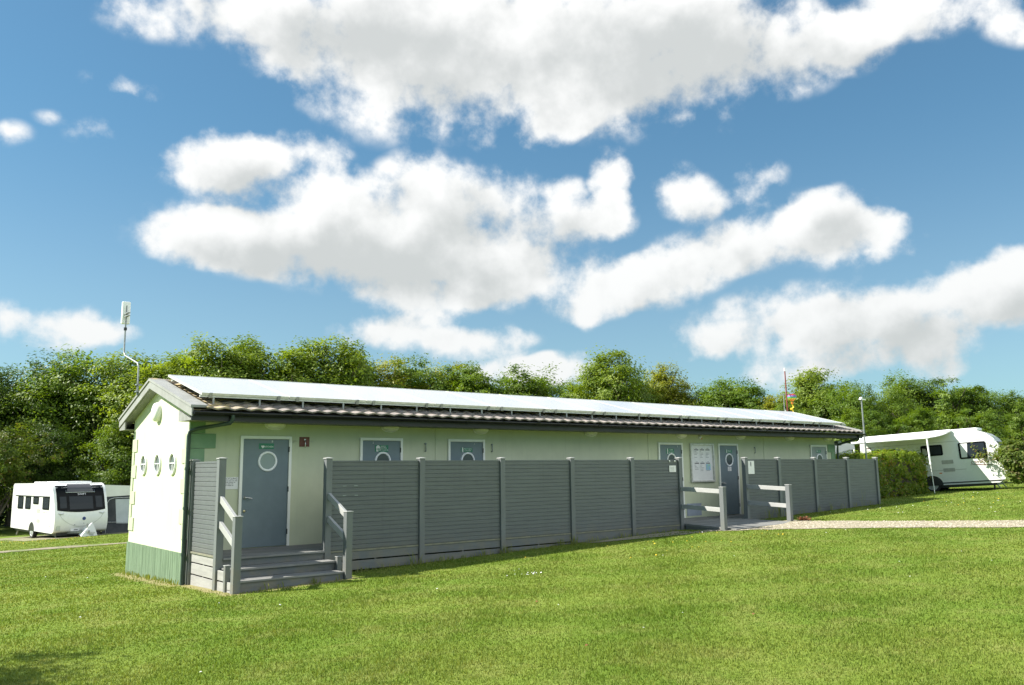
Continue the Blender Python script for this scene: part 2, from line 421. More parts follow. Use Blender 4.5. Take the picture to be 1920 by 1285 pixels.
def turf_material():
    m, T, b = principled('turf')
    p, c = lawn_colour(T)
    s = T.n('ShaderNodeSeparateXYZ', {0: p})
    x, y = s.outputs[0], s.outputs[1]
    # worn earth against the gable plinth and round the steps
    wob_ = T.math('MULTIPLY_ADD', T.noise(p, 3.0, 4, .6), .7, -.35)
    ax = T.math('ABSOLUTE', T.math('ADD', x, .10))
    inY = T.math('MULTIPLY', T.ramp(y, -.4, .1), T.ramp(y, 4.1, 3.5))
    e1 = T.math('MULTIPLY', T.ramp(T.math('ADD', ax, wob_), .34, .12), inY)
    dx = T.math('MAXIMUM', T.math('SUBTRACT', T.math('ABSOLUTE', T.math('SUBTRACT', x, 1.05)), 1.05), 0)
    dy = T.math('MAXIMUM', T.math('SUBTRACT', T.math('ABSOLUTE', T.math('ADD', y, 1.2)), 1.12), 0)
    dd = T.math('ADD', T.n('ShaderNodeVectorMath', {0: T.n('ShaderNodeCombineXYZ', {0: dx, 1: dy}).outputs[0]}, operation='LENGTH').outputs[1], T.math('MULTIPLY', wob_, .5))
    e2 = T.ramp(dd, .22, .05)
    e = T.math('MAXIMUM', e1, e2)
    earth = T.mix(T.ramp(T.noise(p, 14, 4, .6), .35, .65), (.23, .185, .10), (.30, .26, .13))
    c = T.mix(T.math('MULTIPLY', e, .8), c, earth)
    T.t.links.new(c, b.inputs['Base Color'])
    b.inputs['Roughness'].default_value = .9
    b.inputs['Specular IOR Level'].default_value = .1
    bp = T.n('ShaderNodeBump', {'Height': T.noise(p, 40, 5, .7), 'Strength': .6, 'Distance': .02})
    T.t.links.new(bp.outputs[0], b.inputs['Normal'])
    return m


def blade_material():
    m = bpy.data.materials.new('grass_blades'); m.use_nodes = True
    T = NT(m.node_tree); T.t.nodes.clear()
    p, c = lawn_colour(T)
    at = T.n('ShaderNodeAttribute', attribute_name='tone').outputs['Fac']
    c = T.mix(T.ramp(at, .0, 1.0), T.mix(1.0, c, (.84, .90, .9), 'MULTIPLY'), T.mix(1.0, c, (1.2, 1.12, 1.15), 'MULTIPLY'))
    c = T.mix(T.math('MULTIPLY', T.ramp(at, .96, 1.0), .6), c, (.32, .29, .13))
    d = T.n('ShaderNodeBsdfPrincipled', {'Base Color': c, 'Roughness': .65, 'Specular IOR Level': .12})
    t = T.n('ShaderNodeBsdfTranslucent', {0: T.mix(1.0, c, (1.3, 1.2, .6), 'MULTIPLY')})
    T.n('ShaderNodeOutputMaterial', {0: T.n('ShaderNodeMixShader', {0: .35, 1: d.outputs[0], 2: t.outputs[0]}).outputs[0]})
    return m


def gravel_material(name, a, b2, c3):
    m, T, b = principled(name)
    p = T.n('ShaderNodeNewGeometry').outputs['Position']
    v = T.n('ShaderNodeTexVoronoi', {'Vector': p, 'Scale': 26.0})
    g = T.n('ShaderNodeSeparateColor', {0: v.outputs['Color']}).outputs[0]
    c = T.mix(g, a, b2)
    c = T.mix(T.ramp(T.noise(p, 1.5, 4, .6), .42, .62), c, c3)
    T.t.links.new(c, b.inputs['Base Color'])
    b.inputs['Roughness'].default_value = .9
    bp = T.n('ShaderNodeBump', {'Height': v.outputs['Distance'], 'Strength': .8, 'Distance': .02})
    T.t.links.new(bp.outputs[0], b.inputs['Normal'])
    return m


M['turf'] = turf_material()
M['blade'] = blade_material()
M['gravel'] = gravel_material('pale_gravel', (.32, .285, .20), (.215, .19, .135), (.265, .24, .16))
M['slab'] = gravel_material('worn_concrete', (.25, .21, .15), (.22, .19, .135), (.13, .165, .045))
M['leaf_mid'] = leaf_mat('leaf_mid_green', (.075, .142, .014), (.165, .238, .027))
M['leaf_ash'] = leaf_mat('leaf_light_green', (.105, .172, .016), (.215, .280, .034))
M['leaf_yellow'] = leaf_mat('leaf_yellow_green', (.17, .205, .018), (.290, .300, .040))
M['leaf_dark'] = leaf_mat('leaf_dark_green', (.042, .084, .012), (.095, .155, .022))
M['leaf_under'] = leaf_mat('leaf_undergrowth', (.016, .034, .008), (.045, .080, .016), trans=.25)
M['leaf_bush'] = leaf_mat('leaf_olive', (.070, .118, .016), (.150, .195, .032), c3=(.16, .13, .05))
M['leaf_hedge'] = leaf_mat('leaf_hedge', (.115, .19, .012), (.27, .335, .024), trans=.55, c3=(.30, .22, .05))
M['leaf_sapling'] = leaf_mat('leaf_sapling', (.09, .14, .015), (.19, .21, .03), c3=(.22, .14, .05))
M['weed'] = leaf_mat('weed_green', (.10, .15, .03), (.24, .24, .09))
M['daisy'] = mat('daisy_petals', (.8, .8, .78), (.75, .75, .7), 9, .6)
M['dandelion'] = mat('dandelion_yellow', (.75, .52, .02), (.7, .45, .02), 9, .6)
M['deadleaf'] = mat('dead_leaf', (.30, .12, .05), (.22, .09, .04), 9, .7)

# ------------------------------------------------------------------ ground, paths
def grid_mesh(name, xs, ys, zf, material, dz=0):
    X, Y = np.meshgrid(xs, ys)
    Z = zf(X, Y) + dz
    v = np.stack([X, Y, Z], -1).reshape(-1, 3)
    nx, ny = len(xs), len(ys)
    i = np.arange(nx * ny).reshape(ny, nx)
    f = np.stack([i[:-1, :-1], i[:-1, 1:], i[1:, 1:], i[1:, :-1]], -1).reshape(-1, 4)
    me = bpy.data.meshes.new(name); me.from_pydata(v.tolist(), [], f.tolist())
    me.polygons.foreach_set('use_smooth', [True] * len(f)); me.materials.append(material)
    o = bpy.data.objects.new(name, me); COL.objects.link(o)
    return o


xs = np.concatenate([[-500, -250, -120, -60], np.arange(-30, 70, 1.0), [80, 110, 160, 260, 500]])
ys = np.concatenate([[-500, -250, -120, -60], np.arange(-30, 60, 1.0), [70, 100, 160, 260, 500]])
tag(grid_mesh('ground', xs, ys, ground, M['turf']), kind='structure')


def ribbon(name, left, right, material, dz=.012, sub=12):
    """path sheet between two edge lines, laid on the ground with a ragged edge"""
    rnd = random.Random(5)
    def dense(pts):
        out = []
        for a, b in zip(pts[:-1], pts[1:]):
            for k in range(sub): out.append([a[i] + (b[i] - a[i]) * k / sub for i in (0, 1)])
        return out + [list(pts[-1])]
    L, Rr = dense(left), dense(right)
    m = MB(); n = 5
    vs = []
    for a, b in zip(L, Rr):
        ja, jb = rnd.uniform(-.05, .05), rnd.uniform(-.05, .05)
        for k in range(n):
            t = k / (n - 1); t = t + (ja if k == 0 else jb if k == n - 1 else 0)
            x, y = a[0] + (b[0] - a[0]) * t, a[1] + (b[1] - a[1]) * t
            vs.append((x, y, gz(x, y) + dz))
    fs = [(i * n + k, i * n + k + 1, (i + 1) * n + k + 1, (i + 1) * n + k) for i in range(len(L) - 1) for k in range(n - 1)]
    m.add(vs, fs, 0, True)
    return tag(m.build(name, material), kind='structure')


ribbon('path', [(11.2, -2.25), (12.2, -3.55), (13.1, -5.6), (13.85, -8.5), (14.4, -12), (14.6, -18)],
       [(14.9, -2.5), (14.75, -3.3), (15.0, -5.2), (15.5, -7.9), (16.1, -12), (16.4, -18)], M['gravel'])
ribbon('path', [(8.2, -1.62), (11.3, -1.62)], [(8.4, -1.85), (11.3, -2.7)], M['gravel'], dz=.010)
ribbon('footpath', [(-8, 17.6), (-3.5, 17.0), (-.4, 16.5), (1.8, 15.7), (3.2, 15.3), (8, 14.4)], [(-8, 18.5), (-3.3, 17.9), (0, 17.6), (1.9, 17.2), (3.2, 16.05), (8, 15.1)], M['slab'])
ribbon('pitch_hardstanding', [(1.6, 26.0), (1.3, 34.5)], [(6.4, 25.7), (7.0, 34.5)], M['slab'])

# ------------------------------------------------------------------ amenity building
LX, DY = 21.7, 3.55            # long front along X, gable depth along Y
RX0, RX1 = -.21, 22.33          # roof ends
EF, EB, RY = -.70, 4.0, 1.9    # eave lines and ridge line
ZE, ZR = 2.515, 3.205            # tile edge and ridge height
bld = thing('amenity_block', 'long low cream washroom block with blue-grey doors, portholes and a tiled roof', 'building')


def roof_z(y):
    return ZE + (ZR - ZE) * ((y - EF) / (RY - EF) if y < RY else (EB - y) / (EB - RY))


# walls: front, back, gable ends
m = MB()
m.box(0, LX, 0, .18, -.02, 2.40)
m.box(0, LX, DY - .18, DY, -.7, 2.40)
m.box(LX - .18, LX, .18, DY - .18, -.7, 2.40)
gp = [(0, -.02), (DY, -.02), (DY, roof_z(DY) - .13), (RY, ZR - .13), (0, roof_z(0) - .13)]
m.prism(gp, lambda a, b, t: (t, a, b), -.012, .17)
m.prism([(0.2, 2.3), (DY - .2, 2.3), (RY, ZR - .15)], lambda a, b, t: (t, a, b), LX - .17, LX + .01)
m.build('wall', M['render'], bld)
# quoin blocks (three patterns of long and short blocks)
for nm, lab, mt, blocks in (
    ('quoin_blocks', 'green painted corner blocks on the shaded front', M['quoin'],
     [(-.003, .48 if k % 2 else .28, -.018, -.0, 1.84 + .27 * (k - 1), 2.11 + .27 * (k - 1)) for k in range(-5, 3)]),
    ('quoin_blocks', 'corner blocks tinted pale for the sun on the gable', M['quoin_sunlit'],
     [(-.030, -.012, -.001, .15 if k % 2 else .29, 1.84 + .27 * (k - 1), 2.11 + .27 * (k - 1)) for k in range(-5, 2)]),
    ('quoin_blocks', 'corner blocks tinted pale for the sun at the rear of the gable', M['quoin_sunlit'],
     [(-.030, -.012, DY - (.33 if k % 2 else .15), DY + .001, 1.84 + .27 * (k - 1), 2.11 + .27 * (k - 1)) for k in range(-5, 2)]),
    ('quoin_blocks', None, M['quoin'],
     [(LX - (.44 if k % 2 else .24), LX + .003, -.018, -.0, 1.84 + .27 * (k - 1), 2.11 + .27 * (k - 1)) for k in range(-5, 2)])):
    m = MB()
    for b in blocks:
        z1 = min(b[5], 2.36)
        if b[4] < 0 and b[5] > 0: m.box(b[0], b[1], b[2], b[3], .0, z1 - .006)
        elif b[4] >= 0: m.box(b[0], b[1], b[2], b[3], b[4] + .003, z1 - .003)
    o = m.build(nm, mt, bld, bevel=.004)
    if lab: o['label'] = lab
# vertical joint strips on the front
for x in (5.35, 12.28, 17.6):
    MB().box(x - .02, x + .02, -.012, 0, 0, 2.33).build('cover_strip', M['render'], bld)
# timber plinth under the gable and front
m = MB(); y = .02; rnd = random.Random(3)
while y < DY:
    w = .118
    m.box(-.035 - rnd.random() * .004, -.012, y, min(y + w - .006, DY), -.78 - rnd.random() * .03, -.012)
    y += w
m.box(-.008, .15, .0, DY, -.9, -.024)
m.box(.0, LX, .05, .15, -.9, -.024)
m.build('plinth_boards', M['plinth'], bld)

# roof tiles: wavy courses, each course stepped over the one below
def tile_slope(m, y0, z0, y1, z1, rnd):
    L = math.hypot(y1 - y0, z1 - z0); dy, dz = (y1 - y0) / L, (z1 - z0) / L
    nyv, nzv = -dz, dy
    if nzv < 0: nyv, nzv = -nyv, -nzv
    n = int(L / .315) + 1; cs = L / n
    xs_ = np.arange(RX0 + .24, RX1 - .02, .05)
    for k in range(n):
        rows = []
        off = rnd.uniform(-.02, .02)
        for t, lift in ((k * cs - .02, .012), (k * cs - .02, .042), (k * cs + .02, .040), ((k + 1) * cs, .012)):
            row = []
            for x in xs_:
                ph = ((x / .30) % 1.0)
                wv = .030 * (math.sin(2 * math.pi * ph) * .5 + .5) ** .8
                jit = (rnd.random() - .5) * .004 if lift > .03 else 0
                h = lift + wv + jit
                row.append((x + off * 0, y0 + dy * t + nyv * h, z0 + dz * t + nzv * h))
            rows.append(row)
        nx = len(xs_)
        vs = [p for r in rows for p in r]
        fs = [(r * nx + i, r * nx + i + 1, (r + 1) * nx + i + 1, (r + 1) * nx + i) for r in range(3) for i in range(nx - 1)]
        m.add(vs, fs, 0, False)


m = MB(); rnd = random.Random(11)
tile_slope(m, EF - .03, ZE - .03, RY, ZR - .03, rnd)
tile_slope(m, EB + .03, ZE - .03, RY, ZR - .03, rnd)
# underlay and ridge
for y0, z0 in ((EF, ZE), (EB, ZE)):
    m.add([(RX0 + .03, y0, z0 - .025), (RX1 - .03, y0, z0 - .025), (RX1 - .03, RY, ZR - .025), (RX0 + .03, RY, ZR - .025)], [(0, 1, 2, 3)])
x = RX0
while x < RX1 - .1:
    x2 = min(x + .45, RX1)
    m.tube([(x, RY, ZR - .025), (x + .03, RY, ZR - .02), (x2 + .03, RY, ZR - .03)], [.092, .096, .085], 12)
    x = x2
m.build('roof', M['tile'], bld)
# verge capping and bargeboards on both gables
for x0, x1, sx in ((RX0 - .02, RX0 + .27, -1), (RX1 - .14, RX1 + .02, 1)):
    m = MB()
    for ya, yb in ((EF - .02, RY), (RY, EB + .02)):
        za, zb = (ZE, ZR) if ya < RY - .1 else (ZR, ZE)
        m.prism([(ya, za + .015), (yb, zb + .015), (yb, zb + .062), (ya, za + .062)], lambda a, b, t: (t, a, b), x0, x1)
    m.build('verge_capping', M['barge'], bld, bevel=.006)
    m = MB()
    xo = RX0 if sx < 0 else RX1
    for ya, yb in ((EF - .01, RY), (RY, EB + .01)):
        za, zb = (ZE, ZR) if ya < RY - .1 else (ZR, ZE)
        m.prism([(ya, za - .135), (yb, zb - .135), (yb, zb + .012), (ya, za + .012)], lambda a, b, t: (t, a, b), min(xo, xo - sx * .028), max(xo, xo - sx * .028))
    m.build('bargeboard', M['barge'], bld, bevel=.004)
    # boarded soffit of the overhang and boxed ends
    xi = -.012 if sx < 0 else LX + .012
    a_, b_ = (RX0 + .03, xi - .002) if sx < 0 else (xi + .002, RX1 - .03)
    m = MB()
    for ya, yb in ((EF + .02, RY), (RY, EB - .02)):
        za, zb = (roof_z(ya), ZR) if ya < RY - .1 else (ZR, roof_z(yb))
        m.prism([(ya, za - .15), (yb, zb - .15), (yb, zb - .135), (ya, za - .135)], lambda a, b, t: (t, a, b), a_, b_)
    m.build('gable_soffit', M['soffit'], bld)
    for ya, yb in ((EF + .03, .0), (DY + .0, EB - .03)):
        m = MB()
        for k in range(9):
            q = (yb - ya) / 9
            y0 = ya + q * k
            m.box(xo + (.004 if sx < 0 else -.03), xo + (.03 if sx < 0 else -.004), y0 + .004, y0 + q - .004, 2.315, max(2.33, roof_z(y0 + q / 2) - .18))
        m.build('boxed_end', M['barge'], bld)
# eave soffits, fascia boards
m = MB()
m.box(RX0 + .03, RX1 - .03, EF + .03, -.002, 2.315, 2.332)
m.box(RX0 + .03, RX1 - .03, DY + .002, EB - .03, 2.315, 2.332)
m.build('eave_soffit', M['soffit'], bld)
m = MB()
m.box(RX0 + .01, RX1 - .01, EF, EF + .025, 2.305, 2.475)
m.build('fascia', M['fascia'], bld)
MB().box(RX0 + .01, RX1 - .01, EB - .025, EB, 2.305, 2.475).build('fascia', M['fascia'], bld)
# half-round gutter with joints and brackets
m = MB()
prof = [(.056 * math.cos(t), .056 * math.sin(t)) for t in np.linspace(math.pi, 2 * math.pi, 11)] + [(.050 * math.cos(t), .050 * math.sin(t)) for t in np.linspace(2 * math.pi, math.pi, 11)]
m.prism(prof, lambda a, b, t: (t, EF - .062 + a, 2.455 + b), RX0 + .02, RX1 + .02, 0, True)
x = .6
rnd = random.Random(2)
while x < RX1:
    pr = [(c * .061 / .056, s_ * .061 / .056) for c, s_ in prof[:11]] + [(c, s_) for c, s_ in prof[:11]][::-1]
    m.prism(pr, lambda a, b, t: (t, EF - .062 + a, 2.455 + b), x, x + (.05 if int(x * 10) % 4 else .12))
    x += 1.0
g = m.build('gutter', M['gutter'], bld)
# downpipe at the near corner
m = MB()
m.tube([(.50, EF - .062, 2.42), (.50, EF - .062, 2.335), (.47, EF - .03, 2.27), (.10, -.16, 2.19), (-.02, -.085, 2.14), (-.035, -.075, 2.05), (-.035, -.075, -.62)], .036, 10)
for z in (1.45, .75, -.05):
    m.tube([(-.035, -.075, z), (-.035, -.075, z + .05)], .044, 10)
    m.box(-.06, -.01, -.05, -.0, z, z + .03)
m.build('downpipe', M['downpipe'], bld)
m = MB()
m.tube([(LX + .35, EF - .05, 2.42), (LX + .35, EF + .0, 2.3), (LX + .05, -.10, 2.1), (LX + .04, -.08, 1.9), (LX + .04, -.08, .1)], .036, 10)
m.build('downpipe', M['downpipe'], bld)

# doors: (x, width, leaf material, sign, number)
def make_door(x, w, leaf, sign, number, handle=True, note=False):
    fr = MB()
    fr.box(x, x + .055, -.045, .0, 0, 2.08); fr.box(x + w - .055, x + w, -.045, 0, 0, 2.08); fr.box(x + .055, x + w - .055, -.045, 0, 2.025, 2.08)
    d = MB(); d.box(x + .058, x + w - .058, -.025, -.001, .012, 2.018)
    do = d.build('door', leaf, bld, bevel=.003)
    fr.build('door_frame', M['white'], do, bevel=.003)
    cx, cz = x + w / 2 + .03, 1.60
    MB().lathe([(.150, 0), (.150, .012), (.158, .020), (.182, .020), (.192, .010), (.192, 0)], lambda a, b, h: (cx + a, -.0252 - h, cz + b), 40, cap=False).build('porthole_ring', M['whitep'], do)
    MB().lathe([(.151, 0), (.151, .003)], lambda a, b, h: (cx + a, -.0255 - h, cz + b), 40).build('porthole_pane', M['door_glass_pale' if x < 2 else 'door_glass'], do)
    for z in (1.78, 1.02, .22):
        MB().tube([(x + w - .056, -.046, z), (x + w - .056, -.046, z + .10)], .010, 8).build('hinge', M['black'], do)
    if handle:
        h = MB()
        h.lathe([(.027, 0), (.027, .01), (.012, .012), (.012, .05)], lambda a, b, q: (x + .115 + a, -.025 - q, .93 + b), 16)
        h.tube([(x + .115, -.07, .93), (x + .15, -.075, .93), (x + .245, -.072, .91)], .0105, 8)
        h.build('handle', M['steel'], do)
        MB().lathe([(.026, 0), (.026, .008), (.016, .014), (0, .014)], lambda a, b, q: (x + .115 + a, -.025 - q, .68 + b), 16).build('lock', M['brass'], do)
    if sign:
        sx0, sx1, sz0, sz1 = sign['box']
        s = MB(); s.box(sx0, sx1, -.030, -.026, sz0, sz1, 0)
        def SM(px, pz): return Matrix(((1, 0, 0, px), (0, 0, -1, -.0305), (0, 1, 0, pz), (0, 0, 0, 1)))
        for body, size, px, pz in sign['text']: s.text(body, size, SM(px, pz), 1)
        for poly, px, pz in sign.get('icons', []):
            s.prism(poly, lambda a, b, t: (px + a, t, pz + b), -.0325, -.0302, 1)
        s.build('door_sign', [M['signgreen'], M['signwhite']], do)
    if number:
        n = MB(); n.text(number[0], .06, Matrix(((1, 0, 0, number[1]), (0, 0, -1, -.0275), (0, 1, 0, 1.975), (0, 0, 0, 1))), 0)
        n.build('door_number', M['signwhite'], do)
    if note:
        s = MB(); s.box(cx - .085, cx + .085, -.029, -.026, 1.275, 1.395, 0)
        for k in range(5): s.box(cx - .065, cx + .03 + .02 * (k % 3), -.0305, -.0292, 1.37 - k * .02, 1.376 - k * .02, 1)
        s.build('paper_notice', [M['signwhite'], M['inkgrey']], do)
    return do


heart = [(0, -.030), (.030, .004), (.030, .018), (.017, .026), (0, .016), (-.017, .026), (-.030, .018), (-.030, .004)]
man = [(-.018, -.05), (-.004, -.05), (0, -.01), (.004, -.05), (.018, -.05), (.016, .025), (.010, .03), (.012, .05), (0, .058), (-.012, .05), (-.010, .03), (-.016, .025)]
fan = [(-.05, -.02), (-.03, -.035), (.0, -.02), (.04, -.03), (.05, .0), (.03, .03), (0, .045), (-.025, .03), (-.045, .01)]
chair_ = [(-.022, -.035), (.028, -.035), (.024, -.018), (.004, -.012), (.0, .035), (-.016, .035)]
make_door(.94, 1.02, M['doorblue'], dict(box=(1.30, 1.60, 1.835, 1.94), text=[('KITCHEN', .045, 1.49, 1.876)], icons=[(heart, 1.375, 1.876)]), ('8', 1.565))
make_door(3.46, 1.02, M['doorblue'], dict(box=(3.81, 4.13, 1.79, 1.93), text=[('FAMILY', .038, 4.01, 1.902), ('SHOWER', .038, 4.01, 1.868), ('BABY CHANGE', .036, 4.005, 1.828)], icons=[(fan, 3.88, 1.885), (chair_, 3.862, 1.832)]), ('2', 3.765))
make_door(5.66, 1.02, M['doorblue'], dict(box=(6.01, 6.33, 1.795, 1.89), text=[('MALE TOILETS', .034, 6.20, 1.862), ('& SHOWERS', .034, 6.20, 1.825)], icons=[(man, 6.055, 1.843)]), ('1', 6.385))
make_door(12.65, 1.02, M['doorblue'], dict(box=(12.98, 13.30, 1.775, 1.915), text=[('LADIES', .045, 13.18, 1.88), ('DISABLED', .043, 13.18, 1.815)], icons=[(man, 13.03, 1.865), (chair_, 13.03, 1.81)]), ('3', 13.46))
make_door(15.28, .95, M['doorblue'], dict(box=(15.63, 15.93, 1.81, 1.90), text=[('MALE', .06, 15.80, 1.855)], icons=[(man, 15.68, 1.855)]), None, note=True)
make_door(20.16, .98, M['doorgrey'], dict(box=(20.49, 20.78, 1.83, 1.92), text=[('WC', .05, 20.68, 1.875)], icons=[(heart, 20.55, 1.875)]), None, handle=False)

# bulkhead lamps under the eave
for x in (1.62, 4.18, 6.58, 10.1, 13.66, 16.4, 19.0, 21.25):
    b = MB(); b.lathe([(1.0, 0), (1.0, .02)], lambda a, c, h: (x + a * .215, -.002 - h, 2.30 + c * .10), 28)
    lo_ = b.build('lamp', M['whitep'], bld)
    prof_ = [(math.cos(t), math.sin(t)) for t in np.linspace(0, math.pi / 2, 7)]
    MB().lathe([(r * .97 + 1e-6, h) for r, h in prof_], lambda a, c, h: (x + a * .205, -.021 - h * .13, 2.30 + c * .095), 28).build('diffuser', M['lampdome'], lo_)
# red brown plate with a hook, door hold-back hooks, alarm, floodlight
m = MB(); m.box(2.13, 2.34, -.012, 0, 1.885, 2.075)
for px in (2.15, 2.32):
    for pz in (1.905, 2.055): m.lathe([(.008, 0), (.008, .006)], lambda a, b, h: (px + a, -.012 - h, pz + b), 8)
rnd = random.Random(8)
for k in range(26):
    if k in (0, 18): sc_ = MB()
    xa = rnd.uniform(1.97, 2.08) if k < 18 else rnd.uniform(2.36, 2.40); w = rnd.uniform(.015, .05)
    za = 1.985 + rnd.gauss(0, .010)
    sc_.add([(xa, -.0015, za), (xa + w, -.0015, za + rnd.uniform(-.004, .004)), (xa + w, -.0015, za + rnd.uniform(.004, .010)), (xa, -.0015, za + rnd.uniform(.003, .009))], [(0, 1, 2, 3)])
    if k in (17, 25): sc_.build('paint_scuff', M['scuff'], bld)
pl = m.build('fixing_plate', M['redplate'], bld, bevel=.002)
MB().tube([(2.235, -.014, 2.015), (2.235, -.05, 2.01), (2.235, -.055, 1.93), (2.235, -.045, 1.86)], .009, 8).lathe([(.018, 0), (.018, .02)], lambda a, b, h: (2.235 + a, -.012 - h, 2.02 + b), 10).build('hook', M['steel'], pl)
for x in (5.07, 6.90, 17.1):
    MB().tube([(x, -.03, 1.97), (x, -.035, 1.80)], .010, 8).lathe([(.02, 0), (.02, .03)], lambda a, b, h: (x + a, -h, 1.97 + b), 10).lathe([(.014, 0), (.014, .03)], lambda a, b, h: (x + a, -h, 1.81 + b), 10).build('door_hook', M['galv'], bld)
al = MB().lathe([(.055, 0), (.055, .05), (.03, .08), (0, .085)], lambda a, b, h: (14.47 + a, -h, 2.25 + b), 18).build('sensor', M['whitep'], bld)
MB().lathe([(.028, 0), (.02, .03), (0, .035)], lambda a, b, h: (14.49 + a, -.07 - h * .3, 2.215 + b), 12).build('sensor_lens', M['orange'], al)
fl = MB().box(LX + .28, LX + .50, .02, .2, 2.08, 2.24).build('floodlight', M['galv'], bld, bevel=.01)
MB().bar((LX, .1, 2.2), (LX + .3, .1, 2.17), .03, .03).build('bracket', M['black'], fl)
m = MB(); m.box(13.79, 14.42, -.014, 0, .045, .385)
pn = m.build('access_panel', M['panelgrey'], bld, bevel=.003)
# round gable lamp and the three portholes
lm = MB().lathe([(1, 0), (1, .05), (.9, .09), (.5, .12), (0, .13)], lambda a, b, h: (-.012 - h, 1.88 + a * .19, 2.60 + b * .19), 32).build('gable_lamp', M['whitep'], bld)
for y in (2.68, 1.735, .815):
    w_ = MB().lathe([(.165, 0), (.165, .025), (.172, .034), (.19, .034), (.200, .02), (.200, 0)], lambda a, b, h: (-.0122 - h, y + a, 1.572 + b * 1.08), 40, cap=False).build('porthole_window', M['whitep'], bld)
    MB().lathe([(.166, 0), (.166, .003)], lambda a, b, h: (-.0125 - h, y + a, 1.572 + b * 1.08), 40).build('pane', M['gable_glass'], w_)
    MB().box(-.034, -.018, y - .15, y + .15, 1.575, 1.592).box(-.030, -.018, y - .01, y + .006, 1.41, 1.575).build('glazing_bar', M['whitep'], w_)

# ------------------------------------------------------------------ solar panels on the roof, each a thing
P0 = Vector((0, -.36, 2.822)); P1 = Vector((0, 1.66, 3.336))
sl = (P1 - P0); SLn = sl.length; sl.normalize(); sn = Vector((0, -sl.z, sl.y))
npan = 13; pw = 21.78 / npan
M['pvglass'] = mat('white_panel_glass', (.50, .515, .535), (.45, .47, .49), 1.2, .2, spec=.8, stretch=(1, .4, 1))  # even pale tone over the whole glass
for k in range(npan):
    if k == 0:
        root = thing('solar_panel', '', 'solar panel', (0, 0, 0), 0, 'solar panels in a row on the roof')
        def pp(x, t, h): return Vector((x, 0, 0)) + P0 * 1 + sl * t + sn * h
        f = MB()
        def slab(mb, x0, x1, t0, t1, h0, h1, mt=0):
            vs = [pp(x, t, h) for x in (x0, x1) for t in (t0, t1) for h in (h0, h1)]
            mb.add(vs, [(0, 1, 3, 2), (4, 6, 7, 5), (0, 4, 5, 1), (2, 3, 7, 6), (0, 2, 6, 4), (1, 5, 7, 3)], mt)
        x1 = pw - .018
        slab(f, 0, x1, 0, .03, -.04, .004); slab(f, 0, x1, SLn - .03, SLn, -.04, .004)
        slab(f, 0, .03, .03, SLn - .03, -.04, .004); slab(f, x1 - .03, x1, .03, SLn - .03, -.04, .004)
        f.build('frame', M['alu'], root)
        gl = MB(); slab(gl, .03, x1 - .03, .03, SLn - .03, -.012, -.001)
        gl.build('glass', M['pvglass'], root)
        bs = MB(); slab(bs, .03, x1 - .03, .03, SLn - .03, -.022, -.014); bs.build('backing_sheet', M['black'], root)
        for xx in (.16, pw - .22):
            c = MB(); slab(c, xx - .03, xx + .03, -.018, -.002, -.085, .010); c.build('clamp', M['aludark'], root)
        proto = root
    else:
        root = copy_tree(proto)
    root.location = (.07 + k * pw, 0, 0)
    words = ['nearest', 'second', 'third', 'fourth', 'fifth', 'sixth', 'seventh', 'eighth', 'ninth', 'tenth', 'eleventh', 'twelfth', 'farthest']
    root['label'] = ('white glossy solar panel at the near gable end of the roof row' if k == 0 else
                     'white glossy solar panel at the far end of the roof row' if k == npan - 1 else
                     '%s white solar panel along the roof, counting from the near gable' % words[k])
for nm, t, lab, brk in (('mounting_rail', .035, 'front aluminium rail carrying the solar panels above the dark gap over the tiles', True),
                        ('mounting_rail', 1.75, 'upper aluminium rail under the solar panels near the roof ridge', False)):
    root = thing(nm, lab, 'rail')
    def pr_(x, tt, h): return Vector((x, 0, 0)) + P0 + sl * tt + sn * h
    b = MB(); b.bar(pr_(.05, t, -.062), pr_(21.95, t, -.062), .040, .038)
    b.build('rail_bar', M['alu'], root)
    x = .3
    while x < 21.9:
        base = pr_(x, t, -.082); zt_ = roof_z(base.y) + .015
        bb = MB(); bb.box(x - .016, x + .016, base.y - .012, base.y + .014, zt_ - .01, base.z)
        bb.build('bracket', M['aludark'], root)
        x += .87 if brk else 1.74

# ------------------------------------------------------------------ fences
FY = -1.5                       # front face of the posts
PW = .12


def board_profile(z0, z1, pitch=.0795, t=.018):
    """section (y, z) of a stack of tongue and groove boards"""
    n = max(1, round((z1 - z0) / pitch)); p = (z1 - z0) / n
    pts = []
    for k in range(n):
        a = z0 + k * p
        pts += [(-t + .009, a + .000), (-t + .009, a + .007), (-t, a + .012), (-t - .002, a + p - .004), (-t + .004, a + p)]
    return pts + [(t, z1), (t, z0)]


def fence_post(x1, top, parent, y=FY, name='post'):
    x0 = x1 - PW
    m = MB(); m.box(x0, x1, y, y + PW, gz(x1, y) - .25, top - .02)
    o = m.build(name, M['post'], parent, bevel=.005)
    c = MB(); c.box(x0 - .012, x1 + .012, y - .012, y + PW + .012, top - .02, top - .004)
    c.add([(x0 - .012, y - .012, top - .004), (x1 + .012, y - .012, top - .004), (x1 + .012, y + PW + .012, top - .004), (x0 - .012, y + PW + .012, top - .004), ((x0 + x1) / 2, y + PW / 2, top + .012)],
          [(0, 1, 4), (1, 2, 4), (2, 3, 4), (3, 0, 4)])
    c.build('post_cap', M['railpaint'], o)
    return o


def fence_panel(x0, x1, z0, z1, parent):
    m = MB()
    m.prism(board_profile(z0, z1 - .03), lambda a, b, t: (t, FY + .06 + a, b), x0, x1)
    m.box(x0, x1, FY + .035, FY + .085, z1 - .03, z1)
    return m.build('panel', M['composite'], parent)


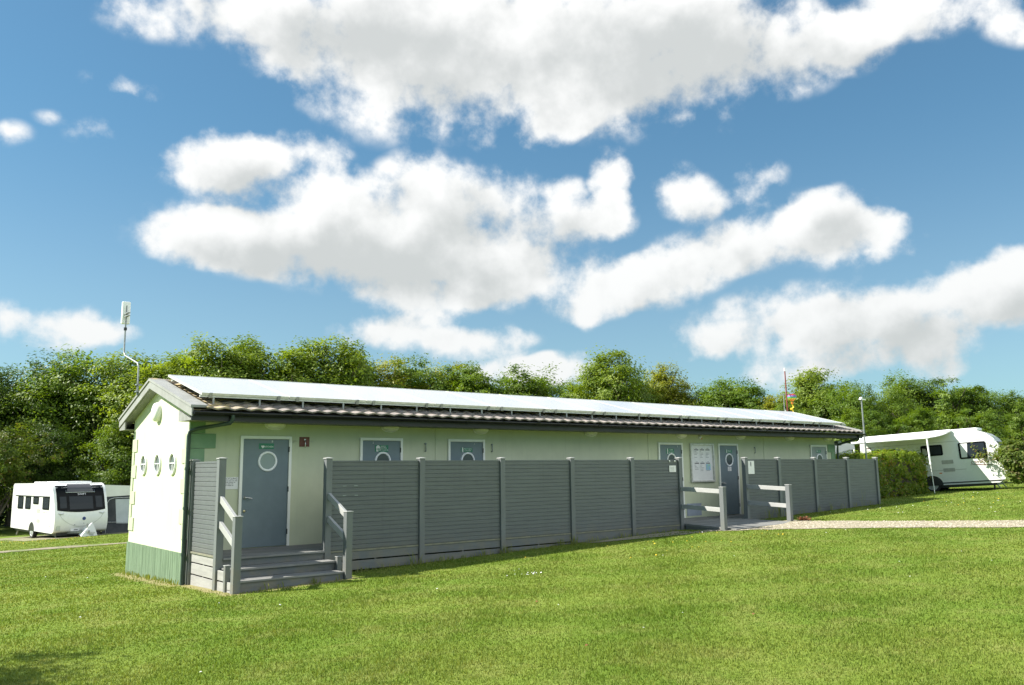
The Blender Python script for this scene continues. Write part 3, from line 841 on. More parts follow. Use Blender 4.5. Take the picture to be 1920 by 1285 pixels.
f1 = thing('slatted_fence', 'grey slatted screen fence with five panels running from the steps to the noticeboard entrance', 'fence', (0, 0, 0))
E1 = [2.10, 4.10, 6.11, 8.12, 10.09, 11.855]
for x in E1: fence_post(x, 1.645, f1)
rnd = random.Random(4)
for k, (a, b) in enumerate(zip(E1[:-1], E1[1:])):
    x0, x1 = a + .004, b - PW - .004
    pn = fence_panel(x0, x1, -.02, 1.592, f1)
    MB().box(x0, x1, FY + .028, FY + .09, -.052, -.022).build('capping_strip', M['capstrip'], pn)
    zb = [(-.20, -.385), (-.20, -.375), (-.205, -.33), (-.25, None), (-.20, None)][k]
    m = MB(); m.box(x0, x1, FY + .04, FY + .075, zb[0], -.056)
    if zb[1]:
        m.box(x0, x1, FY + .04, FY + .075, zb[1], zb[0] - .026)
        m.box((x0 + x1) / 2 - .02, (x0 + x1) / 2 + .02, FY + .05, FY + .07, zb[0] - .026, zb[0])
    m.build('gravel_board', M['composite'], f1, bevel=.003)
    if k == 0:
        m = MB()
        for px, pz in ((2.37, 1.13), (2.60, 1.13), (2.37, .955), (2.61, .955)):
            m.box(px - .035, px + .035, FY + .0355, FY + .0385, pz - .009, pz + .009)
        m.build('glue_marks', M['galv'], pn)
f2 = thing('slatted_fence', 'grey slatted screen fence with four panels ending at the laurel hedge', 'fence', (0, 0, 0))
E2 = [14.63, 16.2, 18.07, 19.91, 21.70]
for x in E2: fence_post(x, 1.65, f2)
for a, b in zip(E2[:-1], E2[1:]):
    x0, x1 = a + .004, b - PW - .004
    fence_panel(x0, x1, gz(x0, FY) - .06, 1.597, f2)
# return screen at the near corner
f3 = thing('slatted_fence', 'short sunlit grey slatted screen between the gable corner and the steps', 'fence', (0, 0, 0))
fence_post(.148, 1.645, f3); fence_post(.148, 1.635, f3, y=-.17)
m = MB()
m.prism(board_profile(.035, 1.56), lambda a, b, t: (.088 + a, t, b), FY + PW + .004, -.174)
m.box(.062, .112, FY + PW + .004, -.174, 1.56, 1.592)
pn = m.build('panel', M['composite'], f3)
MB().box(.052, .115, FY + PW + .004, -.174, .003, .033).build('capping_strip', M['capstrip'], pn)
m = MB()
for z0, z1 in ((-.145, -.001), (-.345, -.168), (-.62, -.37)):
    m.box(.072, .105, FY + PW + .004, -.174, z0, z1)
m.box(.08, .10, -.80, -.76, -.37, -.145)
m.build('gravel_board', M['skirtboard'], f3, bevel=.003)

# ------------------------------------------------------------------ steps, deck, ramp, handrails
st = thing('entrance_steps', 'three grey timber steps up to the first blue-grey door', 'steps', (1.05, -1.9, gz(1, -2)))
def rel(mb, nm, mt, par, **k):
    o = mb.build(nm, mt, par, **k); o.location = -Vector(par.location) if par.location.length else (0, 0, 0)
    return o
for y0, y1, z, x0, x1 in ((-1.52, -1.385, 0.0, .152, 1.976), (-1.90, -1.475, -.145, .115, 2.00), (-2.255, -1.855, -.295, .154, 1.974)):
    m = MB(); w = (y1 - y0); nb = max(1, round(w / .14))
    for k in range(nb): m.box(x0, x1, y0 + w * k / nb + .003, y0 + w * (k + 1) / nb - .003, z - .032, z)
    rel(m, 'tread', M['decking'], st, bevel=.004)
for y, z0, z1, x0, x1 in ((-1.475, -.145, -.033, .152, 1.976), (-1.855, -.295, -.178, .115, 1.998), (-2.225, gz(1, -2.2) - .12, -.328, .154, 1.974)):
    rel(MB().box(x0, x1, y, y + .025, z0 + .001, z1 - .001), 'riser', M['composite'], st, bevel=.002)
m = MB()
for y0, y1, z in ((-1.855, -1.505, -.178), (-2.165, -1.945, -.328)):
    for x in (.062, 2.03): m.box(x, x + .028, y0, y1, -.335 if z > -.2 else z - .12, z - .002); m.box(x, x + .028, y0, y1, -.62, -.36 if z > -.2 else z - .13)
rel(m, 'side_board', M['skirtboard'], st, bevel=.003)
for x in (.032, 2.005):
    rel(MB().box(x, x + .08, -1.94, -1.86, gz(x, -1.9) - .2, -.085), 'short_post', M['post'], st, bevel=.005)
    rel(MB().box(x - .006, x + .086, -1.946, -1.854, -.084, -.072), 'short_post_cap', M['railpaint'], st)


def handrail(x1, y_post, rails, top, label, y0=FY):
    """free post plus two rails running back to the fence"""
    t = thing('handrail', label, 'handrail', (x1 - .06, y_post, gz(x1, y_post)), 0, 'handrails')
    m = MB(); m.box(x1 - PW, x1, y_post, y_post + PW, gz(x1, y_post) - .25, top - .016)
    po = rel(m, 'post', M['post'], t, bevel=.005)
    c = MB().box(x1 - PW - .008, x1 + .008, y_post - .008, y_post + PW + .008, top - .016, top)
    rel(c, 'post_cap', M['railpaint'], t, bevel=.004)
    for za, zb in rails:
        rel(MB().bar((x1 - .062, y0 - .002, za), (x1 - .062, y_post + PW + .002, zb), .055, .105), 'rail', M['railpaint'], t, bevel=.005)


handrail(.148, -2.30, ((.965, .645), (.555, .255)), .715, 'sunlit sloping grey handrail on the left of the three steps')
handrail(2.10, -2.30, ((.965, .645), (.555, .255)), .715, 'sloping grey handrail on the right of the three steps, partly in shade')
handrail(11.855, -2.82, ((.86, .815), (.425, .375)), .925, 'level grey handrail at the end of the five-panel fence, in front of the noticeboard')
handrail(14.63, -2.82, ((.86, .815), (.425, .375)), .925, 'level grey handrail in front of the four-panel fence, beside the gravel path')

dk = thing('walkway_deck', 'grey decking walkway and ramp along the doors, opening between the two fences', 'deck', (12, -1.5, 0))
m = MB()
for k in range(10):
    m.box(.16, 11.74, -1.38 + k * .137, -1.38 + k * .137 + .131, -.034, -.002)
rel(m, 'walkway', M['decking'], dk)
m = MB()
y = -3.06; k = 0
while y < -.02:
    y1 = y + .137
    def zz(yy, right): return -.002 if yy > -1.4 else (-.002 + (yy + 1.4) * ((.012 if right else .035)))
    a, b = y, y1 - .006
    vs = []
    for dz in (-.05, 0):
        vs += [(11.862, a, zz(a, 0) + dz), (14.505, a, zz(a, 1) + dz), (14.505, b, zz(b, 1) + dz), (11.862, b, zz(b, 0) + dz)]
    m.add(vs, [(0, 3, 2, 1), (4, 5, 6, 7), (0, 1, 5, 4), (1, 2, 6, 5), (2, 3, 7, 6), (3, 0, 4, 7)])
    y = y1
rel(m, 'ramp', M['decking'], dk)
m = MB(); m.box(14.64, 21.69, -1.38, -.01, -.04, -.004); rel(m, 'walkway', M['decking'], dk)
m = MB(); m.box(11.875, 14.49, -3.03, -3.0, -.30, -.07); m.box(11.866, 11.90, -2.68, -1.52, -.3, -.06)
rel(m, 'fascia_board', M['composite'], dk)

# ------------------------------------------------------------------ notices
nb = thing('noticeboard', 'white noticeboard in a silver frame between two blue-grey doors', 'noticeboard', (14.535, 0, 1.52))
m = MB(); x0, x1, z0, z1 = 14.0, 15.07, .97, 2.07
m.box(x0, x1, -.055, -.002, z0, z0 + .05); m.box(x0, x1, -.055, -.002, z1 - .05, z1); m.box(x0, x0 + .05, -.055, -.002, z0 + .05, z1 - .05); m.box(x1 - .05, x1, -.055, -.002, z0 + .05, z1 - .05)
rel(m, 'frame', M['alu'], nb, bevel=.006)
rel(MB().box(x0 + .05, x1 - .05, -.012, -.003, z0 + .05, z1 - .05), 'board', M['signwhite'], nb)
rnd = random.Random(9)
M['mapblue'] = mat('map_print', (.30, .48, .70), (.35, .60, .45), 6, .6)
for r_, (za, zb) in enumerate(((1.60, 1.95), (1.25, 1.57))):
    for c_ in range(3):
        xa = x0 + .18 + c_ * .255; xb = xa + .225
        s = MB(); s.box(xa, xb, -.016, -.013, za, zb, 0)
        s.box(xa + .06, xb - .07, -.0175, -.0162, zb - .03, zb - .018, 1)
        s.box(xa + .015, xb - .02, -.0175, -.0162, zb - .075, zb - .05, 2)
        for j in range(5):
            if rnd.random() < .8: s.box(xa + .02, xa + rnd.uniform(.07, .19), -.0175, -.0162, zb - .12 - j * .04, zb - .108 - j * .04, 1)
        if r_ == 1 and c_ == 2: s.box(xa + .01, xb - .01, -.019, -.0177, za + .06, zb - .09, 3)
        rel(s, 'notice_sheet', [M['signwhite'], M['inkgrey'], M['ink'], M['mapblue']], nb)
sg = thing('wall_notice', 'small white recycling notice beside the frame of the first door', 'notice', (.77, 0, 1.2))
s = MB(); s.box(.60, .932, -.008, -.001, 1.09, 1.312, 0)
s.text('RECYCLING', .050, Matrix(((1, 0, 0, .775), (0, 0, -1, -.0085), (0, 1, 0, 1.283), (0, 0, 0, 1))), 1)
for j, (a, b) in enumerate(((.625, .91), (.64, .905), (.665, .865), (.675, .84))):
    x = a
    while x < b - .02:
        w = min(rnd.uniform(.03, .075), b - x); s.box(x, x + w, -.0095, -.0082, 1.238 - j * .028, 1.250 - j * .028, 2); x += w + .012
rel(s, 'sheet', [M['signwhite'], M['ink'], M['inkgrey']], sg)
sg = thing('fence_sign', 'small square white sign on the last panel of the five-panel fence', 'sign', (11.5, FY, 1.36))
s = MB(); s.box(11.39, 11.64, FY + .024, FY + .030, 1.285, 1.445, 0)
for j in range(4): s.box(11.42, 11.58, FY + .022, FY + .0238, 1.40 - j * .03, 1.407 - j * .03, 1)
rel(s, 'plate', [M['signwhite'], M['inkgrey']], sg)
for x, lab in ((11.41, 'small pale round hook to the left above the square white sign'), (11.61, 'small pale round hook to the right above the square white sign, by the fence post')):
    t = thing('coat_hook', lab, 'hook', (x, FY, 1.56), 0, 'hooks on the fence')
    rel(MB().lathe([(.022, 0), (.022, .012), (.012, .02), (0, .022)], lambda a, b, h: (x + a, FY + .034 - h, 1.555 + b), 12), 'knob', M['white'], t)
sg = thing('fence_sign', 'tall white sign with a small black figure on the first panel beside the path', 'sign', (14.8, FY, 1.4))
s = MB(); s.box(14.675, 14.955, FY + .024, FY + .030, 1.195, 1.555, 0)
s.prism([(a * 1.1, b * 1.1) for a, b in man], lambda a, b, t: (14.80 + a, t, 1.47 + b), FY + .0225, FY + .0238, 1)
s.box(14.775, 14.83, FY + .0225, FY + .0238, 1.395, 1.402, 2)
rel(s, 'plate', [M['signwhite'], M['ink'], M['inkgrey']], sg)

# ------------------------------------------------------------------ aerial, poles, spinner
an = thing('aerial_mast', 'cranked galvanised aerial mast with a white panel antenna on the near gable', 'aerial', (-.2, 2.62, 3.0))
rel(MB().tube([(-.24, 2.62, 2.98), (-.24, 2.64, 3.58), (-.24, 2.72, 3.66), (-.24, 3.74, 3.93), (-.24, 3.84, 4.02), (-.24, 3.84, 4.62), (-.24, 3.84, 5.05)], .018, 8), 'pole', M['galv'], an)
for z in (3.06, 3.20):
    rel(MB().box(-.28, -.17, 2.56, 2.68, z - .012, z + .012), 'bracket', M['galv'], an)
rel(MB().tube([(-.24, 3.84, 4.50), (-.24, 3.84, 4.56)], .034, 8), 'collar', M['black'], an)
rel(MB().box(-.30, -.13, 3.93, 4.03, 4.66, 5.16), 'antenna_panel', M['whitep'], an, bevel=.02)
rel(MB().box(-.26, -.20, 3.66, 3.92, 4.80, 4.82).box(-.26, -.20, 3.66, 3.92, 4.86, 4.88), 'clamp', M['aludark'], an)

t = thing('flag_pole', 'tall red pole with a pale tip behind the far end of the roof', 'pole', (25.2, 4.0, gz(25.2, 4)))
rel(MB().tube([(25.27, 4.0, 0.0), (25.18, 4.0, 5.25)], [.036, .024], 8), 'shaft', M['redpole'], t)
rel(MB().tube([(25.18, 4.0, 5.25), (25.177, 4.0, 5.38)], .034, 8), 'tip', M['whitep'], t)
t = thing('spinner_pole', 'thin pale pole with a side arm beside the red pole', 'pole', (25.5, 4.3, gz(25.5, 4.3)))
rel(MB().tube([(25.52, 4.3, .0), (25.45, 4.3, 4.30)], .02, 6), 'shaft', M['galv'], t)
rel(MB().tube([(25.20, 4.3, 4.30), (26.10, 4.3, 4.38)], .016, 6), 'arm', M['galv'], t)
t = thing('windsock_pole', 'short grey pole beside the thin spinner pole', 'pole', (25.35, 4.2, gz(25.3, 4.2)))
rel(MB().tube([(25.40, 4.2, .0), (25.38, 4.2, 3.68)], .022, 6), 'shaft', M['alu'], t)
t = thing('wind_spinner', 'rainbow hot-air-balloon wind spinner with a yellow tail hanging over the far roof', 'wind spinner', (26.0, 4.3, 4.2))
cx, cy, cz = 26.05, 4.3, 4.21
m = MB(); cols = 5
prof_ = [(.03, .17), (.12, .155), (.175, .10), (.19, .04), (.165, -.02), (.12, -.07), (.07, -.12), (.045, -.15)]
nseg = 20
for i in range(len(prof_) - 1):
    for k in range(nseg):
        q = []
        for (r_, h), kk in ((prof_[i], k), (prof_[i], k + 1), (prof_[i + 1], k + 1), (prof_[i + 1], k)):
            a = 2 * math.pi * kk / nseg
            q.append((cx + r_ * math.cos(a), cy + r_ * math.sin(a), cz + h))
        mt = 0 if i < 2 and k % 2 == 0 else (4 if i < 2 else 3 if i == 2 else 2 if i == 3 else 1 if i == 4 else 5)
        m.add(q, [(0, 1, 2, 3)], mt)
rel(m, 'balloon', [M['red'], M['yellow'], M['green'], M['purple'], M['maroon'], M['orange']], t)
m = MB().lathe([(.045, 0), (.05, -.06), (.03, -.07)], lambda a, b, h: (cx + a, cy + b, cz - .19 + h), 10)
rel(m, 'basket', M['orange'], t)
m = MB()
pts = [(cx + .03 * math.sin(k * .9) + .02, cy + .02 * math.cos(k * .9), cz - .28 - k * .035) for k in range(14)]
for a, b in zip(pts[:-1], pts[1:]): m.bar(a, b, .055, .02)
m.bar((cx - .02, cy, cz - .42), (cx - .13, cy, cz - .50), .05, .02); m.bar((cx - .13, cy, cz - .5), (cx - .16, cy, cz - .43), .04, .02)
rel(m, 'tail', M['yellow'], t)
t = thing('lamp_pole', 'slim galvanised pole with a small white head standing past the far end of the roof', 'pole', (23.40, -.2, gz(23.4, -.2)))
rel(MB().tube([(23.42, -.2, 0), (23.35, -.2, 3.70)], [.036, .026], 8), 'shaft', M['galv'], t)
rel(MB().box(23.24, 23.58, -.24, -.16, 3.70, 3.735).lathe([(.05, 0), (.06, .03), (.03, .06)], lambda a, b, h: (23.33 + a, -.2 + b, 3.735 + h), 12), 'head', M['whitep'], t)

# ------------------------------------------------------------------ caravans
def interp_front(profile, h):
    for (s0, h0), (s1, h1) in zip(profile[:-1], profile[1:]):
        if h0 <= h <= h1: return s0 + (s1 - s0) * (h - h0) / (h1 - h0)
    return profile[-1][0]


def caravan_body(root, outline, hw, mt):
    m = MB(); m.prism(outline, lambda a, b, t: (a, t, b), -hw, hw, 0, True)
    o = m.build('body', mt, root, bevel=.075, seg=4)
    for p in o.data.polygons: p.use_smooth = True
    return o


def rounded(x0, x1, z0, z1, r, n=4):
    out = []
    for cx, cz, a0 in ((x1 - r, z1 - r, 0), (x0 + r, z1 - r, 90), (x0 + r, z0 + r, 180), (x1 - r, z0 + r, 270)):
        for k in range(n + 1):
            a = R(a0 + 90 * k / n); out.append((cx + r * math.cos(a), cz + r * math.sin(a)))
    return out


def side_window(root, x0, x1, z0, z1, hw, r=.06, refl=None):
    f = MB().prism(rounded(x0, x1, z0, z1, r), lambda a, b, t: (a, t, b), -hw - .018, -hw + .01).build('window', M['car_glass'], root)
    MB().prism(rounded(x0 + .10, x1 - .06, z0 + .06, z1 - .06, .03), lambda a, b, t: (a, t, b), -hw - .022, -hw - .018).build('reflection_pane', refl or M['car_glass2'], f)  # lighter inner pane stands in for a reflection in the window
    return f


def side_plate(root, nm, x0, x1, z0, z1, hw, mt, t=.012):
    return MB().prism(rounded(x0, x1, z0, z1, min(.02, (z1 - z0) / 3)), lambda a, b, q: (a, q, b), -hw - t, -hw + .005).build(nm, mt, root)


def wheel(root, x, y, z, r, side=-1):
    t = MB().lathe([(r * .66, -.02), (r * .70, .0), (r * .95, .0), (r, -.03), (r, -.15), (r * .9, -.18)], lambda a, b, h: (x + a, y + side * h, z + b), 28).build('wheel', M['rubber'], root)
    m = MB()
    m.lathe([(r * .70, -.004), (r * .66, .008), (r * .58, -.006), (r * .56, -.05), (0, -.05)], lambda a, b, h: (x + a, y + side * h, z + b), 28)
    for k in range(7):
        a = 2 * math.pi * k / 7
        c, s_ = math.cos(a), math.sin(a)
        m.bar((x + c * r * .1, y - side * .0, z + s_ * r * .1), (x + c * r * .6, y - side * .004, z + s_ * r * .6), .035, .02, 0, (0, 1, 0))
    m.lathe([(r * .16, .01), (0, .015)], lambda a, b, h: (x + a, y + side * h, z + b), 12)
    m.build('rim', M['silver'], t)
    return t


# white caravan beyond the near gable
ang = math.atan2(-.99, .111)
lc = thing('caravan', 'white touring caravan with a dark panoramic front window, parked beyond the near gable', 'caravan', (3.68, 29.96, -1.56), ang)
HW = 1.125
FRONT = [(2.95, .33), (3.16, .40), (3.26, .70), (3.27, 1.0), (3.20, 1.30), (3.08, 1.65), (2.90, 2.05), (2.72, 2.33), (2.52, 2.47), (2.25, 2.53)]
caravan_body(lc, FRONT + [(-3.05, 2.50), (-3.20, 2.40), (-3.25, 1.6), (-3.22, .36)], HW, M['caravan'])
def front_patch(nm, mt, par, ylo, yhi, hlo, hhi, off, nx=16, nh=12, curve=0, taper=0):
    m = MB(); vs = []
    for j in range(nh + 1):
        for i in range(nx + 1):
            u = i / nx * 2 - 1
            yc = (ylo + yhi) / 2 + u * (yhi - ylo) / 2
            h = hlo + curve * u * u + (hhi - hlo - curve * u * u) * j / nh
            yc = yc * (1 - taper * j / nh)
            s_ = interp_front(FRONT, h)
            edge = max(0, abs(yc) - .95)
            vs.append((s_ + off - edge * edge * 1.4, yc, h + off * .4))
    fs = [(j * (nx + 1) + i, j * (nx + 1) + i + 1, (j + 1) * (nx + 1) + i + 1, (j + 1) * (nx + 1) + i) for j in range(nh) for i in range(nx)]
    m.add(vs, fs, 0, True)
    return m.build(nm, mt, par)
fp = front_patch('front_panel', M['car_glass'], lc, -1.02, 1.02, 1.235, 2.495, .012, curve=.10)
for a, b in ((-.90, -.62), (-.50, .50), (.62, .90)):
    front_patch('front_window', M['car_glass2'], fp, a, b, 1.36 + .06 * (abs(a + b) > .5), 1.93, .020, 6, 8)
front_patch('sunroof', glass_mat('sunroof_glass', (.10, .095, .10), .12), fp, -.56, .56, 2.14, 2.47, .020, 8, 6, taper=.12)
m = MB()
def fpnt(y, h, off): return (interp_front(FRONT, h) + off, y, h + off * .4)
m.tube([fpnt(-.54, 2.46, .024), fpnt(-.62, 2.11, .026), fpnt(.62, 2.11, .026), fpnt(.54, 2.46, .024)], .014, 6)
m.build('sunroof_trim', M['silver'], fp)
a_ = Vector(fpnt(0, 1.96, .022)); b_ = Vector(fpnt(0, 2.06, .022)); upd = (b_ - a_).normalized(); nrm = Vector((0, 1, 0)).cross(upd)
TM = Matrix(((0, upd.x, nrm.x, a_.x + .0), (1, upd.y, nrm.y, .05), (0, upd.z, nrm.z, 2.03), (0, 0, 0, 1)))
TM.col[3][0] = interp_front(FRONT, 2.03) + .024
MB().text('SWIFT', .13, TM @ Matrix.Shear('XY', 4, (.0, .0)) if False else TM, 0).build('lettering', M['silver'], fp)
m = MB()
m.tube([(interp_front(FRONT, h) + .004, y, h) for y, h in [(-.93 + 1.86 * k / 16, 1.16 - .55 * (1 - ((k - 8) / 8) ** 2) ** .75) for k in range(17)]], .007, 5)
m.build('locker_seam', M['caravan_grey'], lc)
for y in (-.86, .86):
    m = MB(); m.tube([(interp_front(FRONT, 1.20) + .01, y - .11, 1.20), (interp_front(FRONT, 1.17) + .05, y, 1.165), (interp_front(FRONT, 1.19) + .01, y + .11, 1.19)], .022, 6)
    m.build('grab_handle', M['silver'], lc)
eb = MB()
eb.lathe([(.075, 0), (.075, .008), (.058, .008), (.058, 0)], lambda a, b, h: (interp_front(FRONT, .95) + .004 + h, .10 + a, .95 + b), 20)
eb.tube([(interp_front(FRONT, .95) + .012, .10 - .04, .98), (interp_front(FRONT, .95) + .014, .10, .965), (interp_front(FRONT, .95) + .014, .10, .935), (interp_front(FRONT, .95) + .012, .10 + .04, .92)], .012, 6)
eb.build('emblem', M['blue'], lc)
MB().box(3.15, 3.20, -.42, -.05, .40, .52).build('plate_holder', M['caravan'], lc, bevel=.01)
m = MB()
for y, h in ((.10, .74), (-.28, .69), (.46, .72)): m.lathe([(.016, 0), (.016, .01)], lambda a, b, q: (interp_front(FRONT, h) + .003 + q, y + a, h + b), 8)
m.box(3.19, 3.203, -.28, -.12, .45, .48)
m.build('locks', M['ink'], lc)
m = MB(); m.box(3.19, 3.25, -1.03, -.86, .46, .70)
m.build('corner_light', M['silver'], lc, bevel=.015)
for x0, x1, z0, z1 in ((-2.26, -1.42, 1.31, 1.905), (-1.08, -.26, 1.32, 1.905), (.10, .90, 1.57, 1.915), (1.50, 2.42, 1.35, 1.93)):
    side_window(lc, x0, x1, z0, z1, HW, refl=M['car_glass2'])
side_plate(lc, 'window_rail', -2.72, 2.44, 1.918, 1.95, HW, M['black'], .024)
for x0, x1, z0, z1 in ((.67, 1.14, 1.19, 1.36), (.75, 1.20, .74, .90)): side_plate(lc, 'fridge_vent', x0, x1, z0, z1, HW, M['caravan_grey'], .008)
m = MB().prism(rounded(1.47, 2.05, .46, .78, .03), lambda a, b, q: (a, q, b), -HW - .008, -HW + .004)
m.build('locker_door', M['caravan'], lc, bevel=.004)
side_plate(lc, 'locker_door', -.95, -.55, .46, .84, HW, M['caravan'], .008)
m = MB()
for k, w in enumerate((.10, .14, .08, .12, .08)): m.box(1.52 + k * .14, 1.52 + k * .14 + w * .8, -HW - .006, -HW, 1.20, 1.235)
for x, z in ((-2.62, .50), (1.05, .40), (2.25, .62), (2.62, .62)): m.box(x, x + .06, -HW - .012, -HW, z, z + .04)
m.build('side_decals', M['inkgrey'], lc)
wheel(lc, .07, -HW + .02, .30, .32); wheel(lc, .07, HW - .02, .30, .32, 1)
m = MB().prism([(.07 + .42 * math.cos(t), .34 + .40 * math.sin(t)) for t in np.linspace(0, math.pi, 14)], lambda a, b, q: (a, q, b), -HW - .004, -HW + .1)
m.build('wheel_arch', M['black'], lc)
m = MB(); m.box(-3.0, 3.0, -.95, .95, .22, .36); m.build('chassis', M['black'], lc)
m = MB()
for y in (-.9, .9): m.bar((2.7, y, .34), (2.95, y, .02), .06, .04); m.bar((-2.7, y, .34), (-2.95, y, .02), .06, .04)
m.build('corner_steady', M['aludark'], lc)
m = MB(); m.bar((2.9, -.5, .34), (4.25, 0, .42), .07, .1); m.bar((2.9, .5, .34), (4.25, 0, .42), .07, .1); m.tube([(4.0, .0, .75), (4.0, .0, .08)], .03, 8)
m.lathe([(.1, -.04), (.1, .04)], lambda a, b, h: (4.0 + a, h, .10 + b), 14)
m.build('tow_hitch', M['aludark'], lc)
m = MB(); m.prism(rounded(.5, 2.1, -.75, .75, .1), lambda a, b, t: (a, b, t), 2.52, 2.60); m.prism(rounded(-2.2, -.4, -.5, .5, .08), lambda a, b, t: (a, b, t), 2.50, 2.575)
m.build('roof_vent', M['whitep'], lc, bevel=.02)
# hitch cover: white fabric bag over the tow hitch
hp = lc.matrix_basis @ Vector((3.95, .12, 0))
hc = thing('hitch_cover', 'white folded fabric cover standing over the tow hitch of the near-gable caravan', 'cover', (hp.x, hp.y, hp.z), ang)
m = MB()
vs = [(.28, -.42, .22), (.34, .30, .05), (-.22, .44, .10), (-.30, -.34, .28), (.14, -.16, .52), (.22, .20, .46), (-.12, .26, .50), (-.16, -.16, .55), (.02, .0, .60), (.03, .10, .80)]
m.add(vs, [(0, 1, 5, 4), (1, 2, 6, 5), (2, 3, 7, 6), (3, 0, 4, 7), (4, 5, 9), (5, 6, 9), (6, 7, 9), (7, 4, 9)])
hb = m.build('fabric', M['canvas_white'], hc); sm_ = hb.modifiers.new('sub', 'SUBSURF'); sm_.levels = sm_.render_levels = 1; sm_.subdivision_type = 'SIMPLE'
m = MB()
for k in range(3): m.bar((.30, -.14 + .02 * k, .40 - k * .05), (.325, .14 - .03 * k, .36 - k * .05), .01, .02)
m.build('print', M['inkgrey'], hc)
# awning tent on the far side of that caravan
aw = thing('awning_tent', 'charcoal and white awning tent attached beside the caravan beyond the near gable', 'awning', (3.68, 29.96, -1.56), ang)
y0, y1 = HW + .02, HW + 2.9
m = MB(); m.prism([(y0, 2.42), (y1 - .5, 2.30), (y1, 2.15), (y1, 1.98), (y0, 1.86)], lambda a, b, t: (t, a, b), -2.6, 2.62)
m.build('roof', M['canvas_white'], aw)
m = MB(); m.add([(2.60, y0, .02), (2.60, y1, .02), (2.60, y1, 2.0), (2.60, y0, 1.9)], [(0, 1, 2, 3)]); m.add([(2.6, y1, .02), (-2.6, y1, .02), (-2.6, y1, 2.0), (2.6, y1, 2.0)], [(0, 1, 2, 3)])
m.add([(2.56, y0, .02), (2.56, y1, .02), (2.56, y1, 2.0), (2.56, y0, 1.9)], [(0, 1, 2, 3)])
m.build('wall', M['canvas_dark'], aw)
m = MB(); m.add([(2.615, y0 + .62, .62), (2.63, y0 + 1.9, .55), (2.63, y0 + 1.9, 1.74), (2.615, y0 + .52, 1.74)], [(0, 1, 2, 3)])
m.build('window_blind', M['canvas_pale'], aw)
m = MB(); m.tube([(2.63, y0 + .14, .05), (2.63, y0 + .14, 1.55), (2.63, y0 + .24, 1.74), (2.63, y0 + .45, 1.80), (2.63, y1 - .2, 1.84)], .014, 6); m.tube([(2.63, y0 + .05, .70), (2.63, y1, .58)], .01, 6); m.tube([(2.63, y0, .04), (2.63, y1, .04)], .014, 6)
m.build('piping', M['silver'], aw)

# white caravan with roll-out canopy at the far end
fw_ = Vector((.26, -.966)).normalized(); ang2 = math.atan2(fw_.y, fw_.x)
rc = thing('caravan', 'white touring caravan with an open roll-out canopy, parked behind the laurel hedge', 'caravan', (30.59, .72, .32), ang2)
rc.rotation_euler = (0, -.06, ang2)
HW = 1.12
FRONT = [(2.42, .22), (2.62, .34), (2.74, .8), (2.72, 1.2), (2.60, 1.62), (2.42, 1.94), (2.18, 2.16), (1.9, 2.28), (1.5, 2.34)]
caravan_body(rc, FRONT + [(-2.35, 2.33), (-2.5, 2.24), (-2.56, 1.5), (-2.52, .24)], HW, M['caravan'])
side_window(rc, -2.10, -1.14, 1.20, 1.80, HW); side_window(rc, -.20, .60, 1.40, 1.83, HW); side_window(rc, 1.17, 2.14, 1.20, 1.84, HW, refl=M['car_glass2'])
m = MB().prism([(1.24, 1.26), (1.44, 1.26), (1.50, 1.80), (1.24, 1.80)], lambda a, b, t: (a, t, b), -HW - .026, -HW - .022)
m.build('curtain', M['canvas_white'], rc)
MB().prism([(-.14, 1.44), (.02, 1.44), (.03, 1.58), (-.02, 1.70), (-.14, 1.72)], lambda a, b, t: (a, t, b), -HW - .026, -HW - .022).build('curtain', M['caravan_grey'], rc)
for x0, x1, z0, z1 in ((.50, .92, 1.05, 1.20), (.52, .94, .74, .88)): side_plate(rc, 'fridge_vent', x0, x1, z0, z1, HW, M['caravan_grey'], .01)
side_plate(rc, 'side_marker', .36, .46, .68, .72, HW, M['orange'], .014)
side_plate(rc, 'skirt_strip', .42, 2.58, .285, .33, HW, M['ink'], .012)
side_plate(rc, 'body_crease', -2.3, 2.0, 1.915, 1.93, HW, M['caravan_grey'], .006)
side_plate(rc, 'body_crease', -.4, 1.35, .80, .815, HW, M['caravan_grey'], .006)
m = MB(); m.text('comfort', .20, Matrix(((1, .25, 0, 1.86), (0, 0, -1, -HW - .004), (0, 1, 0, 1.06), (0, 0, 0, 1))), 0, .003)
m.tube([(1.50, -HW - .004, .955), (1.75, -HW - .004, .96), (2.0, -HW - .004, .925), (2.3, -HW - .004, .91)], [.006, .014, .014, .004], 6)
m.build('side_lettering', M['maroon'], rc)
m = MB(); m.text('SOLEIL', .085, Matrix(((1, .2, 0, -2.20), (0, 0, -1, -HW - .004), (0, 1, 0, 1.89), (0, 0, 0, 1))), 0, .003) if False else m.box(-2.34, -2.26, -HW - .008, -HW, 1.875, 1.905).box(-2.24, -2.18, -HW - .008, -HW, 1.88, 1.91).box(-2.16, -2.09, -HW - .008, -HW, 1.885, 1.92)
m.build('side_badge', M['maroon'], rc)
wheel(rc, .05, -HW + .03, .27, .31); wheel(rc, .05, HW - .03, .27, .31, 1)
MB().prism([(.05 + .40 * math.cos(t), .26 + .36 * math.sin(t)) for t in np.linspace(-.1, math.pi + .1, 16)], lambda a, b, q: (a, q, b), -HW - .004, -HW + .1).build('wheel_arch', M['black'], rc)
m = MB(); m.box(-2.3, 2.3, -.95, .95, .12, .26); m.build('chassis', M['black'], rc)
m = MB()
for x in (2.2, -2.3):
    for y in (-.9, .9): m.bar((x, y, .26), (x + .2, y, .0), .06, .04)
m.build('corner_steady', M['aludark'], rc)
front_patch('front_window', M['car_glass'], rc, -1.0, 1.0, 1.25, 1.80, .012)
